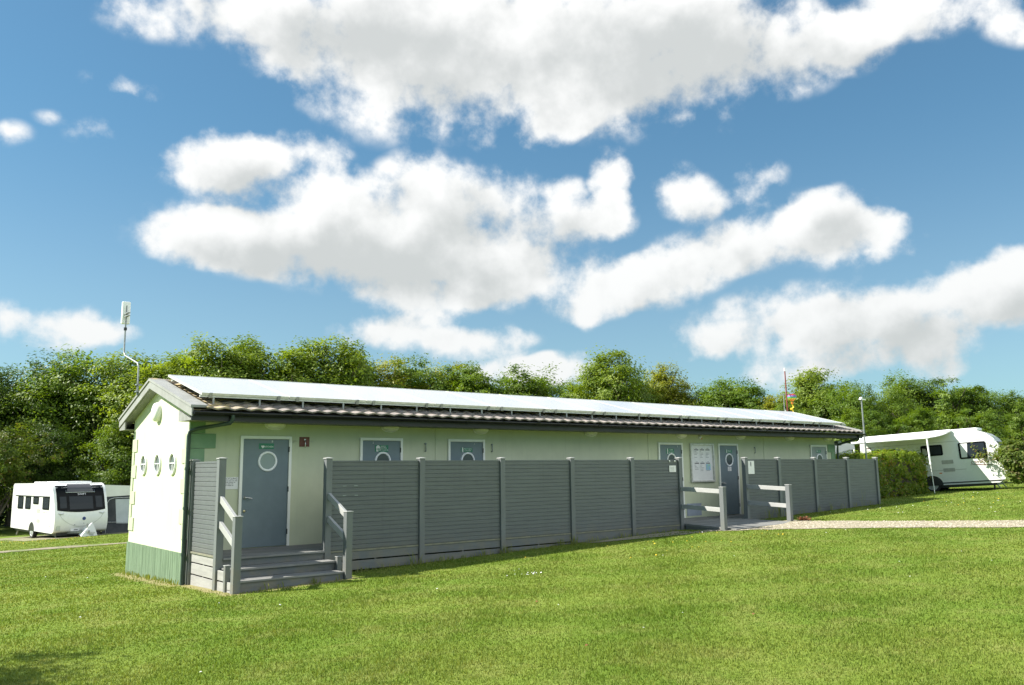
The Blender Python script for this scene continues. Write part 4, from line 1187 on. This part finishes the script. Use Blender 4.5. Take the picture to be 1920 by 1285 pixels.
front_patch('front_stripe', M['caravan_grey'], rc, -1.0, 1.0, 1.985, 2.0, .012)
m = MB(); m.prism(rounded(-.8, .3, -.5, .5, .08), lambda a, b, t: (a, b, t), 2.33, 2.40); m.prism(rounded(.9, 1.9, -.6, .6, .1), lambda a, b, t: (a, b, t), 2.32, 2.41)
m.build('roof_vent', M['whitep'], rc, bevel=.02)
# canopy: inner edge on the roof line, outer rail on two legs
m = MB(); n = 10
vs = []
for i in range(n + 1):
    a = i / n
    for j in range(7):
        b = j / 6
        s0, s1 = -2.48 + (.99 + 2.48) * a, -2.30 + (.46 + 2.30) * a
        h0, h1 = 2.31, 2.10 - .03 * a
        vs.append((s0 + (s1 - s0) * b, -HW - .03 - 2.03 * b, h0 + (h1 - h0) * b - .05 * math.sin(math.pi * b)))
fs = [(i * 7 + j, i * 7 + j + 1, (i + 1) * 7 + j + 1, (i + 1) * 7 + j) for i in range(n) for j in range(6)]
m.add(vs, fs, 0, True)
cp = m.build('awning_canopy', M['canvas_white'], rc); so = cp.modifiers.new('thick', 'SOLIDIFY'); so.thickness = .012
MB().tube([(-2.34, -HW - 2.06, 2.09), (.50, -HW - 2.06, 2.06)], .05, 10).build('front_rail', M['whitep'], cp)
MB().tube([(-2.48, -HW - .05, 2.33), (.99, -HW - .05, 2.34)], .06, 10).build('cassette', M['whitep'], cp)
for s_, tl in ((-2.26, .13), (.44, -.03)):
    MB().tube([(s_, -HW - 2.06, 2.07), (s_, -HW - 2.07, 1.05)], .032, 8).tube([(s_, -HW - 2.07, 1.05), (s_, -HW - 2.08, -.02 + tl * .2)], .014, 8).build('leg', M['whitep'], cp)
# low white shelter beyond the far end of the block
sh = thing('canvas_shelter', 'white canvas shelter with grey sides just past the far end of the block', 'shelter', (25.3, 3.0, gz(25.3, 3)))
m = MB()
prof_ = [(24.0, 1.72), (24.0, 2.20), (24.8, 2.27), (25.7, 2.27), (26.4, 2.22), (26.4, 2.02), (25.9, 1.98), (25.4, 1.90), (24.9, 1.80), (24.5, 1.73)]
m.prism(prof_, lambda a, b, t: (a, t, b), 1.9, 4.2)
rel(m, 'roof', M['canvas_white'], sh)
m = MB().box(24.05, 26.35, 1.96, 1.98, .1, 1.98).box(24.05, 24.07, 1.98, 4.15, .1, 1.9).box(26.33, 26.35, 1.98, 4.15, .1, 2.0)
rel(m, 'wall', M['canvas_pale'], sh)

# ------------------------------------------------------------------ foliage
def leaf_mesh(name, centres, normals, size, rng, material, aspect=.55, tone=None, droop=.15):
    """one folded leaf spray per centre: numpy build, per-leaf 'tone'"""
    n = len(centres)
    nr = normals + rng.normal(0, .42, (n, 3)); nr /= np.linalg.norm(nr, axis=1, keepdims=True) + 1e-9
    t = rng.normal(0, 1, (n, 3)); t[:, 2] -= droop * 2
    t -= nr * (t * nr).sum(1, keepdims=True); t /= np.linalg.norm(t, axis=1, keepdims=True) + 1e-9
    b = np.cross(nr, t)
    L = size * rng.uniform(.65, 1.35, (n, 1)); Wd = L * aspect
    p0 = centres - t * L * .5
    p1 = centres + b * Wd * .5 + nr * L * .06
    p2 = centres + t * L * .5 - nr * L * .10
    p3 = centres - b * Wd * .5 + nr * L * .06
    v = np.stack([p0, p1, p2, p3], 1).reshape(-1, 3)
    me = bpy.data.meshes.new(name)
    me.vertices.add(4 * n); me.vertices.foreach_set('co', v.ravel())
    i = np.arange(n) * 4
    f = np.stack([i, i + 1, i + 2, i, i + 2, i + 3], 1).reshape(-1)
    me.loops.add(6 * n); me.loops.foreach_set('vertex_index', f)
    me.polygons.add(2 * n); me.polygons.foreach_set('loop_start', np.arange(2 * n) * 3); me.polygons.foreach_set('loop_total', np.full(2 * n, 3))
    me.update(calc_edges=True)
    tn = rng.uniform(0, 1, n) if tone is None else np.clip(tone + rng.normal(0, .18, n), 0, 1)
    at = me.attributes.new('tone', 'FLOAT', 'POINT'); at.data.foreach_set('value', np.repeat(tn, 4).astype(np.float32))
    me.materials.append(material)
    return me


def crown_points(rng, rx, ry, rz, lobes, clumps, per, sig, low=-.75, airy=0.):
    """clumps of leaves on the skins of many lobes inside an uneven ellipsoid"""
    cs, rs = [], []
    for k in range(lobes):
        d = rng.normal(0, 1, 3); d /= np.linalg.norm(d)
        if d[2] < low: d[2] = -d[2]
        q = rng.uniform(.35, .80)
        cs.append(d * q * np.array([rx, ry, rz])); rs.append(rng.uniform(.20, .36) * (rx + ry + rz) / 3 * (1.15 - .4 * q))
    cs.append(np.zeros(3)); rs.append(.55 * min(rx, rz))
    cs, rs = np.array(cs), np.array(rs)
    pick = rng.choice(len(cs), clumps, p=rs ** 2 / (rs ** 2).sum())
    d = rng.normal(0, 1, (clumps, 3)); d /= np.linalg.norm(d, axis=1, keepdims=True)
    cc = cs[pick] + d * (rs[pick] * rng.uniform(.72, 1.08 + airy, clumps))[:, None]
    out = (cc / np.array([rx, ry, rz])); nrm = d * .8 + out * .4; nrm[:, 2] += .7
    sg = sig * rng.uniform(.6, 1.4, clumps)
    P = np.repeat(cc, per, 0) + rng.normal(0, 1, (clumps * per, 3)) * np.repeat(sg, per)[:, None] * np.array([1, 1, .55])
    N = np.repeat(nrm, per, 0)
    tone = np.repeat(rng.uniform(.1, .9, clumps), per)
    keep = rng.uniform(0, 1, len(P)) < np.repeat(rng.uniform(.45, 1, clumps), per)
    return P[keep], N[keep], tone[keep], cs, rs


def limbs(base, tops, r0, rnd, crown_base):
    m = MB()
    b = Vector(base)
    lean = Vector((rnd.uniform(-.2, .2), rnd.uniform(-.2, .2), 0))
    fork = b + Vector((0, 0, crown_base)) + lean
    m.tube([b - Vector((0, 0, .2)), b + Vector((0, 0, .15)), b.lerp(fork, .5) + lean * .3, fork], [r0 * 1.5, r0 * 1.1, r0 * .9, r0 * .8], 9)
    for t in tops:
        t = Vector(t)
        mid = fork.lerp(t, .45) + Vector((rnd.uniform(-.3, .3), rnd.uniform(-.3, .3), rnd.uniform(0, .4)))
        m.tube([fork - Vector((0, 0, .1)), mid, t], [r0 * .6, r0 * .36, r0 * .08], 6)
        for q in range(3):
            e = t + Vector((rnd.uniform(-1, 1), rnd.uniform(-1, 1), rnd.uniform(-.2, .9))) * .9
            s0 = mid.lerp(t, rnd.uniform(.2, .9))
            m.tube([s0, s0.lerp(e, .5) + Vector((0, 0, .1)), e], [r0 * .22, r0 * .14, r0 * .04], 5)
    return m


KINDS = {  # crown half-widths for a tree of height 1, crown centre, counts, leaf size, material
    'a': dict(r=(.33, .33, .36), c=.62, lobes=16, clumps=300, per=54, sig=.33, leaf=.26, mt='leaf_ash', airy=.22),
    'a2': dict(r=(.30, .30, .38), c=.60, lobes=20, clumps=290, per=52, sig=.30, leaf=.25, mt='leaf_ash', airy=.30),
    'm': dict(r=(.40, .40, .40), c=.57, lobes=18, clumps=300, per=52, sig=.34, leaf=.24, mt='leaf_mid', airy=.12),
    'd': dict(r=(.46, .46, .42), c=.56, lobes=18, clumps=330, per=52, sig=.34, leaf=.24, mt='leaf_dark', airy=.12),
    'd2': dict(r=(.50, .50, .44), c=.54, lobes=11, clumps=380, per=52, sig=.24, leaf=.25, mt='leaf_mid', airy=.02),
    'y': dict(r=(.38, .38, .38), c=.58, lobes=16, clumps=320, per=52, sig=.32, leaf=.24, mt='leaf_yellow', airy=.12),
    'o': dict(r=(.33, .33, .40), c=.60, lobes=18, clumps=280, per=55, sig=.34, leaf=.26, mt='leaf_ash', airy=.10),
    'b': dict(r=(.62, .62, .50), c=.48, lobes=16, clumps=300, per=50, sig=.26, leaf=.22, mt='leaf_bush', airy=.12),
}
REFH = {'a': 11, 'a2': 11, 'm': 9, 'd': 8.8, 'd2': 7.5, 'y': 8.5, 'o': 9.3, 'b': 5}
TM_, TR_ = {}, {}
for ki, (k, p) in enumerate(KINDS.items()):
    for var in range(2):
        rng = np.random.default_rng(100 + ki * 7 + var); rnd = random.Random(50 + ki * 3 + var)
        H = REFH[k]; rx, ry, rz = [q * H for q in p['r']]
        P_, N_, tone, cs, rs = crown_points(rng, rx, ry, rz, int(p['lobes'] * 1.5), int(p['clumps'] * 1.15), int(p['per'] * 1.8), p['sig'] * .86 * H / 9, airy=p['airy'])
        top = np.percentile(P_[:, 2], 99.4) + p['c'] * H
        P_[:, 2] += p['c'] * H
        P_[:, 2] *= H / top
        TM_[k, var] = leaf_mesh('crown', P_, N_, p['leaf'] * .62 * H / 9.5 + .03, rng, M[p['mt']], tone=tone)
        tops = [(c[0], c[1], (c[2] + p['c'] * H) * H / top) for c in cs[:9]]
        tb = limbs((0, 0, 0), tops, .028 * H * (.7 if k in 'b' else 1), rnd, H * (.18 if k != 'b' else .08))
        o_ = tb.build('trunk', M['twig' if k in ('a', 'a2', 'o') else 'bark'], fix=False)
        TR_[k, var] = o_.data; bpy.data.objects.remove(o_)

WOODS = [  # x, y, base z, height, kind, label
    (1.9, 47.8, 10.4, 'd', 'tall dark green tree at the far left edge behind the near-gable caravan'),
    (4.5, 48.2, 10.6, 'd', 'broad dark tree above the left end of the near-gable caravan'),
    (6.2, 45.7, 9.9, 'm', 'mid green tree rising over the dark front window of the caravan'),
    (2.0, 39.6, 6.9, 'b', 'low olive tree leaning in from the left edge beside the caravan'),
    (8.2, 45.4, 11.2, 'm', 'mid green tree left of the cranked aerial mast'),
    (10.0, 42.6, 10.6, 'a', 'light green ash-like tree right behind the cranked aerial mast'),
    (10.6, 38.0, 10.2, 'a2', 'slender light green tree just right of the near roof apex'),
    (13.0, 39.9, 10.5, 'a', 'feathery light green tree above the first solar panel'),
    (13.5, 35.5, 10.8, 'a2', 'tallest feathery light green tree above the second solar panel'),
    (16.0, 36.1, 11.2, 'a', 'open light green tree above the door of the first sign'),
    (17.9, 34.6, 11.0, 'a2', 'open light green tree above the red brown plate'),
    (20.7, 34.9, 11.1, 'a', 'upright light green tree standing above the third solar panel'),
    (22.9, 35.8, 10.5, 'a2', 'narrow light green tree at the shoulder where the tall trees drop away'),
    (25.8, 36.2, 10.2, 'y', 'yellow green tree at the start of the lower middle treeline'),
    (27.4, 34.9, 10.0, 'm', 'mid green tree in the lower middle treeline'),
    (30.6, 35.1, 9.9, 'y', 'yellow green tree left of the round dense one'),
    (29.8, 30.6, 9.3, 'd2', 'round dense bright green tree in the middle of the treeline'),
    (33.2, 30.3, 9.2, 'm', 'mid green tree right of the round dense one'),
    (36.9, 31.3, 8.8, 'm', 'low mid green tree in the dip of the treeline'),
    (36.2, 28.6, 8.0, 'a2', 'slim light green tree left of the big standing oak'),
    (36.0, 25.2, 9.9, 'o', 'big oak-like tree standing above the middle of the roof with sky round its crown'),
    (39.3, 25.8, 8.3, 'a', 'smaller light tree leaning on the right of the big standing oak'),
    (42.5, 25.3, 9.2, 'y', 'yellowish tree right of the big standing oak pair'),
    (44.0, 24.4, 7.8, 'y', 'low yellowish tree above the noticeboard'),
    (44.1, 21.6, 7.9, 'm', 'mid green tree above the door by the noticeboard'),
    (43.8, 19.3, 7.2, 'd2', 'dense green tree above the far fence'),
    (43.7, 17.0, 6.1, 'y', 'low yellow green tree left of the red pole'),
    (49.0, 17.5, 8.3, 'o', 'tall open tree just right of the red pole'),
    (48.6, 15.5, 7.1, 'm', 'mid green tree behind the balloon spinner'),
    (46.0, 12.5, 6.4, 'm', 'dense mid green tree left of the slim lamp pole'),
    (48.3, 11.6, 6.2, 'm', 'mid green tree just right of the slim lamp pole'),
    (52.4, 12.3, 7.5, 'm', 'tall mid green tree above the rear of the canopy caravan'),
    (53.7, 11.3, 7.0, 'd', 'dark tree above the canopy of the far caravan'),
    (49.2, 7.3, 6.1, 'd2', 'round dense tree above the front of the canopy caravan'),
    (52.7, 7.1, 6.0, 'm', 'mid green tree behind the round dense one above the canopy caravan'),
    (54.2, 6.0, 5.7, 'm', 'mid green tree at the right edge beyond the rounded bush'),
    (53.4, 4.0, 5.6, 'd', 'dark tree at the far right edge beyond the rounded bush'),
    (8.4, 38.6, 6.0, 'm', 'bushy low tree between the dark awning tent and the near gable'),
    (5.2, 41.5, 6.2, 'd', 'low dark thicket tree right behind the near-gable caravan'),
    (43.3, 9.8, 4.6, 'd2', 'low rounded tree right beside the slim lamp pole'),
    (44.8, 8.6, 4.5, 'd2', 'low rounded tree over the roof of the canopy caravan'),
    (44.0, 4.2, 3.9, 'd2', 'low rounded tree behind the front end of the canopy caravan'),
    (41.6, 13.7, 5.3, 'd2', 'low rounded tree behind the balloon spinner'),
    (45.8, 2.7, 4.0, 'd2', 'low rounded tree behind the rounded bush at the right edge'),
    (39.9, 9.9, 4.4, 'd2', 'low rounded tree between the far roof end and the slim lamp pole'),
    (10.8, 38.2, 7.2, 'm', 'small mid green tree below the cranked aerial mast'),
    (-1.2, 44.5, 9.8, 'd', 'dark tree partly cut by the left edge of the picture'),
]
NAMES = {'a': 'ash_tree', 'a2': 'ash_tree', 'm': 'leafy_tree', 'd': 'dark_tree', 'd2': 'round_tree', 'y': 'yellow_tree', 'o': 'oak_tree', 'b': 'bushy_tree'}
rnd = random.Random(77)
for i, (x, y, h, k, lab) in enumerate(WOODS):
    t = thing(NAMES[k], lab, 'tree', (x, y, gz(x, y) - .05), rnd.uniform(0, 6.28), 'trees of the wood behind the block')
    s_ = h / REFH[k]; wd = s_ * rnd.uniform(.92, 1.12)
    t.scale = (wd, wd, s_)
    v_ = i % 2
    c = bpy.data.objects.new('crown', TM_[k, v_]); COL.objects.link(c); c.parent = t
    r_ = bpy.data.objects.new('trunk', TR_[k, v_]); COL.objects.link(r_); r_.parent = t
# tree outside the left edge whose shadow falls on the lawn
t = thing('leafy_tree', 'leafy tree standing left of the picture whose shade dapples the near lawn', 'tree', (-8.95, -2.75, gz(-8.9, -2.7)), .6)
t.scale = (.62, .62, .62)
for nm, me in (('crown', TM_['m', 0]), ('trunk', TR_['m', 0])):
    c = bpy.data.objects.new(nm, me); COL.objects.link(c); c.parent = t

# dark thicket under and behind the trees, one mass
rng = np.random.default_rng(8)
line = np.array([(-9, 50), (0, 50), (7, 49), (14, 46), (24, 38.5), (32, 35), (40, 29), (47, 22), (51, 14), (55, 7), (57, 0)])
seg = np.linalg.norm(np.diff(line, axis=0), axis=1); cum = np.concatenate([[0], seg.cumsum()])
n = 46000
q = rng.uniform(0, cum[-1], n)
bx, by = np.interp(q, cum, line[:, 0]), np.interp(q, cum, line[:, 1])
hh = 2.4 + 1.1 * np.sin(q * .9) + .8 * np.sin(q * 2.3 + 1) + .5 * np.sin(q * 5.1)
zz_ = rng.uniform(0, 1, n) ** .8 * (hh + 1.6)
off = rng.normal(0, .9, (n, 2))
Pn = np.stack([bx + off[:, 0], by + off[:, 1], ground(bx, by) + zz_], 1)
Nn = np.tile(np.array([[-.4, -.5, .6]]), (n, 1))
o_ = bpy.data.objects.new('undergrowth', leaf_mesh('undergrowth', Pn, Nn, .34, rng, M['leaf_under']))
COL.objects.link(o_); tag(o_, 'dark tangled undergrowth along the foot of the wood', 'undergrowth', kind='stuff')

# laurel hedge, rounded bush, sapling
def box_leaves(rng, x0, x1, y0, y1, z0, z1, clumps, per):
    """clipped hedge: leaf clumps of uneven size sitting on the faces of a box"""
    u = rng.uniform(0, 1, (clumps, 3))
    face = rng.choice(5, clumps, p=[.40, .12, .22, .18, .08])
    p = u * np.array([x1 - x0, y1 - y0, z1 - z0]) + np.array([x0, y0, z0])
    nr = np.zeros((clumps, 3))
    d = rng.normal(0, .055, clumps)
    for f, ax, val, sg in ((0, 1, y0, 1), (1, 1, y1, -1), (2, 2, z1, -1), (3, 0, x1, -1), (4, 0, x0, 1)):
        mk = face == f
        p[mk, ax] = val + sg * d[mk]; nr[mk, ax] = -sg
    nr[:, 2] += .6; nr[:, 0] -= .55
    sg_ = rng.uniform(.035, .085, clumps)
    P = np.repeat(p, per, 0) + rng.normal(0, 1, (clumps * per, 3)) * np.repeat(sg_, per)[:, None]
    N = np.repeat(nr, per, 0) + (P - np.repeat(p, per, 0)) * 9
    return P, N, np.repeat(rng.uniform(.1, .9, clumps), per)


hd = thing('laurel_hedge', 'clipped bright yellow-green laurel hedge at the end of the far fence', 'hedge', (26.4, .6, gz(26.4, .6)))
rng = np.random.default_rng(21)
p, nr, tn_ = box_leaves(rng, 22.1, 28.25, .05, 1.15, .05, 1.74, 950, 24)
p[:, 2] = np.maximum(p[:, 2] + .02 * (p[:, 0] - 25), .08)
p -= np.array(hd.location)
c = bpy.data.objects.new('leaves', leaf_mesh('leaves', p, nr, .095, rng, M['leaf_hedge'], .5, tn_)); COL.objects.link(c); c.parent = hd
m = MB(); rnd = random.Random(6)
for k in range(46):
    x = 22.2 + k * .132
    m.tube([(x, .6, .0), (x + rnd.uniform(-.1, .1), .6 + rnd.uniform(-.3, .3), .8), (x + rnd.uniform(-.2, .2), .6 + rnd.uniform(-.4, .4), 1.6)], [.03, .02, .008], 5)
m.box(22.3, 28.05, .25, .95, .0, 1.5, 0)
rel(m, 'branches', M['bark'], hd)
bs = thing('rounded_bush', 'rounded green bush cut by the right edge of the picture', 'bush', (29.85, -2.95, gz(29.85, -2.95)))
rng = np.random.default_rng(31)
P_, N_, tone, cs, rs = crown_points(rng, 1.32, 1.2, 1.12, 18, 620, 34, .10, low=-1)
P_[:, 2] = np.maximum(P_[:, 2] + 1.02, .03)
c = bpy.data.objects.new('leaves', leaf_mesh('leaves', P_, N_, .10, rng, M['leaf_bush'], .6, tone)); COL.objects.link(c); c.parent = bs
m = MB(); rnd = random.Random(16)
for k in range(16):
    a = rnd.uniform(0, 6.28); r_ = rnd.uniform(.2, .8)
    m.tube([(0, 0, -.05), (r_ * .4 * math.cos(a), r_ * .4 * math.sin(a), .6), (r_ * math.cos(a), r_ * math.sin(a), rnd.uniform(1.0, 1.7))], [.03, .02, .006], 5)
m.build('stems', M['bark'], bs)
sp = thing('young_tree', 'thin young tree with sparse yellow-green leaves in front of the canopy caravan', 'tree', (30.35, -1.61, gz(30.35, -1.61)))
m = MB(); rnd = random.Random(23)
m.tube([(0, 0, -.1), (-.02, .02, .45), (-.08, .06, .85), (-.22, .18, 1.15)], [.035, .030, .026, .02], 7)
tips = []
for k in range(15):
    a = rnd.uniform(0, 6.28); r_ = rnd.uniform(.2, .8)
    st_ = Vector((-.08, .06, .85)).lerp(Vector((-.22, .18, 1.15)), rnd.random())
    e = Vector((-.30 + r_ * math.cos(a), .24 + r_ * math.sin(a) * .8, rnd.uniform(1.25, 2.3)))
    m.tube([st_, st_.lerp(e, .5) + Vector((0, 0, .08)), e], [.014, .009, .003], 5); tips.append((st_, e))
m.build('trunk', M['bark'], sp)
rng = np.random.default_rng(41)
pts = []
for a, b in tips:
    for k in range(26):
        q = rng.uniform(.35, 1.05); v = a.lerp(b, q); pts.append([v.x, v.y, v.z] + rng.normal(0, .07, 3))
pts = np.array(pts); nn = np.tile(np.array([[-.3, 0, .8]]), (len(pts), 1))
c = bpy.data.objects.new('leaves', leaf_mesh('leaves', pts, nn, .10, rng, M['leaf_sapling'], .5)); COL.objects.link(c); c.parent = sp

# ------------------------------------------------------------------ lawn blades
def in_poly(x, y, poly):
    r = np.zeros(len(x), bool); j = len(poly) - 1
    for i in range(len(poly)):
        xi, yi = poly[i]; xj, yj = poly[j]
        r ^= ((yi > y) != (yj > y)) & (x < (xj - xi) * (y - yi) / (yj - yi + 1e-12) + xi)
        j = i
    return r


PATH = [(11.2, -2.25), (12.2, -3.55), (13.1, -5.6), (13.85, -8.5), (14.4, -12), (14.6, -18), (16.4, -18), (16.1, -12), (15.5, -7.9), (15.0, -5.2), (14.75, -3.3), (14.9, -2.5)]
FOOT = [(-8, 17.6), (-3.5, 17.0), (-.4, 16.5), (1.8, 15.7), (3.2, 15.3), (8, 14.4), (8, 15.1), (3.2, 16.05), (1.9, 17.2), (0, 17.6), (-3.3, 17.9), (-8, 18.5)]
HARD = [(1.7, 26.1), (1.5, 34), (6.8, 34), (6.3, 25.9)]


def lawn_ok(x, y):
    bad = (x > -.06) & (x < 21.9) & (y > -1.42) & (y < 3.7)
    bad |= (x > .02) & (x < 2.12) & (y > -2.28) & (y < 0)
    bad |= (x > 11.75) & (x < 14.65) & (y > -3.08) & (y < 0)
    worn = ((x > -.30) & (x < .05) & (y > -.2) & (y < 3.7)) | ((x > -.15) & (x < 2.25) & (y > -2.42) & (y < -.2))
    worn |= (x > 8.4) & (x < 11.6) & (y > -2.1) & (y < -1.4) & (y > -1.62 - (x - 8.4) * .2)
    for p in (PATH, FOOT, HARD): bad |= in_poly(x, y, p)
    return ~bad, worn


def blades(name, n, rmin, rmax, seed, hmul=1.0):
    rng = np.random.default_rng(seed)
    a = np.radians(rng.uniform(38.98 - 34, 38.98 + 34, n))
    r = np.exp(rng.uniform(math.log(rmin), math.log(rmax), n))
    x, y = CAM.x + r * np.sin(a), CAM.y + r * np.cos(a)
    ok, worn = lawn_ok(x, y)
    ok &= ~(worn & (rng.uniform(0, 1, n) < .72))
    x, y, r = x[ok], y[ok], r[ok]; n = len(x)
    z = ground(x, y)
    h = rng.uniform(.014, .030, n) * hmul * (1 + .35 * np.sin(x * 1.9) * np.sin(y * 2.3))
    long_ = rng.uniform(0, 1, n) < .012; h[long_] *= 1.6
    w = np.clip(.0006 * r, .0035, .018) * rng.uniform(.7, 1.3, n)
    th = rng.uniform(0, 2 * math.pi, n); ln = rng.uniform(.1, .9, n) * h; la = rng.uniform(0, 2 * math.pi, n)
    dx, dy = np.cos(th) * w, np.sin(th) * w
    v = np.empty((n, 3, 3))
    v[:, 0] = np.stack([x - dx, y - dy, z - .004], 1); v[:, 1] = np.stack([x + dx, y + dy, z - .004], 1)
    v[:, 2] = np.stack([x + np.cos(la) * ln, y + np.sin(la) * ln, z + h], 1)
    me = bpy.data.meshes.new(name)
    me.vertices.add(3 * n); me.vertices.foreach_set('co', v.ravel())
    me.loops.add(3 * n); me.loops.foreach_set('vertex_index', np.arange(3 * n))
    me.polygons.add(n); me.polygons.foreach_set('loop_start', np.arange(n) * 3); me.polygons.foreach_set('loop_total', np.full(n, 3))
    me.update(calc_edges=True)
    at = me.attributes.new('tone', 'FLOAT', 'POINT'); at.data.foreach_set('value', np.repeat(rng.uniform(0, 1, n), 3).astype(np.float32))
    me.materials.append(M['blade'])
    o = bpy.data.objects.new(name, me); COL.objects.link(o)
    return o


tag(blades('grass', 620000, 5.0, 46, 1), 'short mown grass of the lawn', 'grass', kind='stuff')


def flecks(name, pts, r, material, label, cat, k=5):
    """tiny flowers or fallen leaves lying in the grass"""
    m = MB(); rnd = random.Random(13)
    for x, y in pts:
        z = gz(x, y) + .03; rr = r * rnd.uniform(.7, 1.3); a0 = rnd.uniform(0, 6.28); tx, ty = rnd.uniform(-.4, .4), rnd.uniform(-.4, .4)
        ring = [(x + rr * math.cos(a0 + 6.283 * i / k), y + rr * math.sin(a0 + 6.283 * i / k), z + rr * (tx * math.cos(a0 + 6.283 * i / k) + ty * math.sin(a0 + 6.283 * i / k))) for i in range(k)]
        m.add(ring + [(x, y, z + rr * .5)], [(i, (i + 1) % k, k) for i in range(k)])
    return tag(m.build(name, material), label, cat, kind='stuff')


rnd = random.Random(31)
pts = [(3.93 + rnd.gauss(0, .14), -4.95 + rnd.gauss(0, .10)) for _ in range(14)]
pts += [(rnd.uniform(-4, 14), rnd.uniform(-11, -2.6)) for _ in range(28)] + [(rnd.uniform(17, 31), rnd.uniform(-8, -1.8)) for _ in range(70)] + [(rnd.uniform(-6, 0), rnd.uniform(2, 22)) for _ in range(40)]
pts = [p for p in pts if lawn_ok(np.array([p[0]]), np.array([p[1]]))[0][0]]
flecks('daisies', pts, .013, M['daisy'], 'white daisies dotted over the lawn', 'daisies')
pts = [(rnd.uniform(5, 12), rnd.uniform(-5.2, -2.6)) for _ in range(26)] + [(rnd.uniform(20, 30), rnd.uniform(-6, -2)) for _ in range(30)] + [(rnd.uniform(-3, 4), rnd.uniform(22, 27)) for _ in range(170)]
pts = [p for p in pts if lawn_ok(np.array([p[0]]), np.array([p[1]]))[0][0]]
flecks('dandelions', pts, .016, M['dandelion'], 'yellow dandelions dotted over the lawn', 'dandelions', 6)
for (x, y), lab in (((2.0, -7.3), 'small dead brown leaf lying on the lawn in front of the five-panel fence'), ((.55, -9.7), 'small orange dead leaf on the lawn near the bottom edge'), ((2.7, -10.0), 'tiny dead leaf on the lawn right of the orange one')):
    m = MB(); z = gz(x, y) + .035
    m.add([(x - .03, y, z), (x, y - .018, z + .012), (x + .035, y + .004, z), (x, y + .02, z + .014), (x, y, z + .004)], [(0, 1, 4), (1, 2, 4), (2, 3, 4), (3, 0, 4)])
    tag(m.build('dead_leaf', M['deadleaf']), lab, 'leaf', 'dead leaves on the lawn')

# weeds and seed stalks along the fence foot
def weed_tuft(m, x, y, n, h, rnd, spread=.08):
    z = gz(x, y)
    for _ in range(n):
        a = rnd.uniform(0, 6.28); hh_ = h * rnd.uniform(.5, 1.1); d = rnd.uniform(.1, .5) * hh_
        bx_, by_ = x + rnd.gauss(0, spread), y + rnd.gauss(0, spread * .4)
        w = rnd.uniform(.004, .010)
        p1 = (bx_ + math.cos(a) * d * .4, by_ + math.sin(a) * d * .4, z + hh_ * .6); p2 = (bx_ + math.cos(a) * d, by_ + math.sin(a) * d, z + hh_)
        m.add([(bx_ - w, by_, z - .01), (bx_ + w, by_, z - .01), (p1[0] + w, p1[1], p1[2]), (p1[0] - w, p1[1], p1[2]), p2], [(0, 1, 2, 3), (3, 2, 4)])


m = MB(); rnd = random.Random(61)
for x, n, h in ((2.35, 16, .16), (2.7, 8, .12), (3.2, 8, .14), (3.75, 10, .26), (4.4, 10, .16), (5.4, 14, .17), (6.05, 20, .18), (7.6, 12, .18), (7.95, 16, .24), (8.6, 8, .14), (9.6, 10, .14), (15.3, 16, .35), (15.8, 18, .48), (16.1, 12, .30), (16.9, 10, .22), (17.8, 10, .25), (18.6, 12, .26), (19.3, 8, .22), (19.9, 8, .2), (20.4, 6, .62), (20.9, 10, .24), (21.4, 10, .2)):
    weed_tuft(m, x, FY - .05 - rnd.random() * .10, n, h, rnd)
for x in (.55, .8, 1.35, 1.5, 1.8): weed_tuft(m, x, -2.30, 4, .13, rnd, .04)
for y in np.arange(.1, 3.6, .22): weed_tuft(m, -.07 - rnd.random() * .04, y, 7, .10, rnd, .05)
for x in np.arange(2.2, 11.6, .16): weed_tuft(m, x, FY - .02 - rnd.random() * .12, 4, .09, rnd, .05)
me_o = m.build('weeds', M['weed'], fix=False)
at = me_o.data.attributes.new('tone', 'FLOAT', 'POINT'); at.data.foreach_set('value', np.random.default_rng(2).uniform(0, 1, len(me_o.data.vertices)).astype(np.float32))
tag(me_o, 'weeds and dry grass stalks along the foot of the fences', 'weeds', kind='stuff')
m = MB(); rnd = random.Random(71)
for _ in range(60):
    a = rnd.uniform(0, 6.28); r_ = rnd.uniform(.03, .22); x, y = 14.85, -3.0
    m.bar((x + rnd.gauss(0, .05), y + rnd.gauss(0, .05), gz(x, y) + .01), (x + r_ * 1.4 * math.cos(a), y + r_ * math.sin(a), gz(x, y) + rnd.uniform(.03, .12)), .03, .006)
dp = m.build('dry_plant', M['deadleaf'])
tag(dp, 'low dry reddish plant at the foot of the handrail post beside the path', 'plant')

# loose pebbles on the path
rng = np.random.default_rng(5)
m = MB(); cnt = 0
while cnt < 5200:
    x, y = rng.uniform(11.0, 16.2), rng.uniform(-13, -2.2)
    if not in_poly(np.array([x + rng.normal(0, .06)]), np.array([y]), PATH)[0]: continue
    if 11.8 < x < 14.6 and y > -3.08: continue
    s_ = rng.uniform(.008, .022); z = gz(x, y) + .012
    q = [(x + s_ * rng.uniform(.7, 1.2), y, z), (x, y + s_, z), (x - s_, y + s_ * rng.uniform(-.3, .3), z), (x, y - s_ * rng.uniform(.7, 1.1), z), (x + s_ * .1, y, z + s_ * .8)]
    m.add(q, [(0, 1, 4), (1, 2, 4), (2, 3, 4), (3, 0, 4)], int(rng.integers(0, 3))); cnt += 1
pb = m.build('gravel', [mat('pebble_buff', (.37, .32, .23), (.31, .27, .19), 20, .85), mat('pebble_pale', (.50, .45, .37), (.44, .39, .31), 20, .85), mat('pebble_brown', (.23, .195, .135), (.19, .165, .115), 20, .85)], fix=False)
tag(pb, 'loose pale gravel stones on the path', 'gravel', kind='stuff')
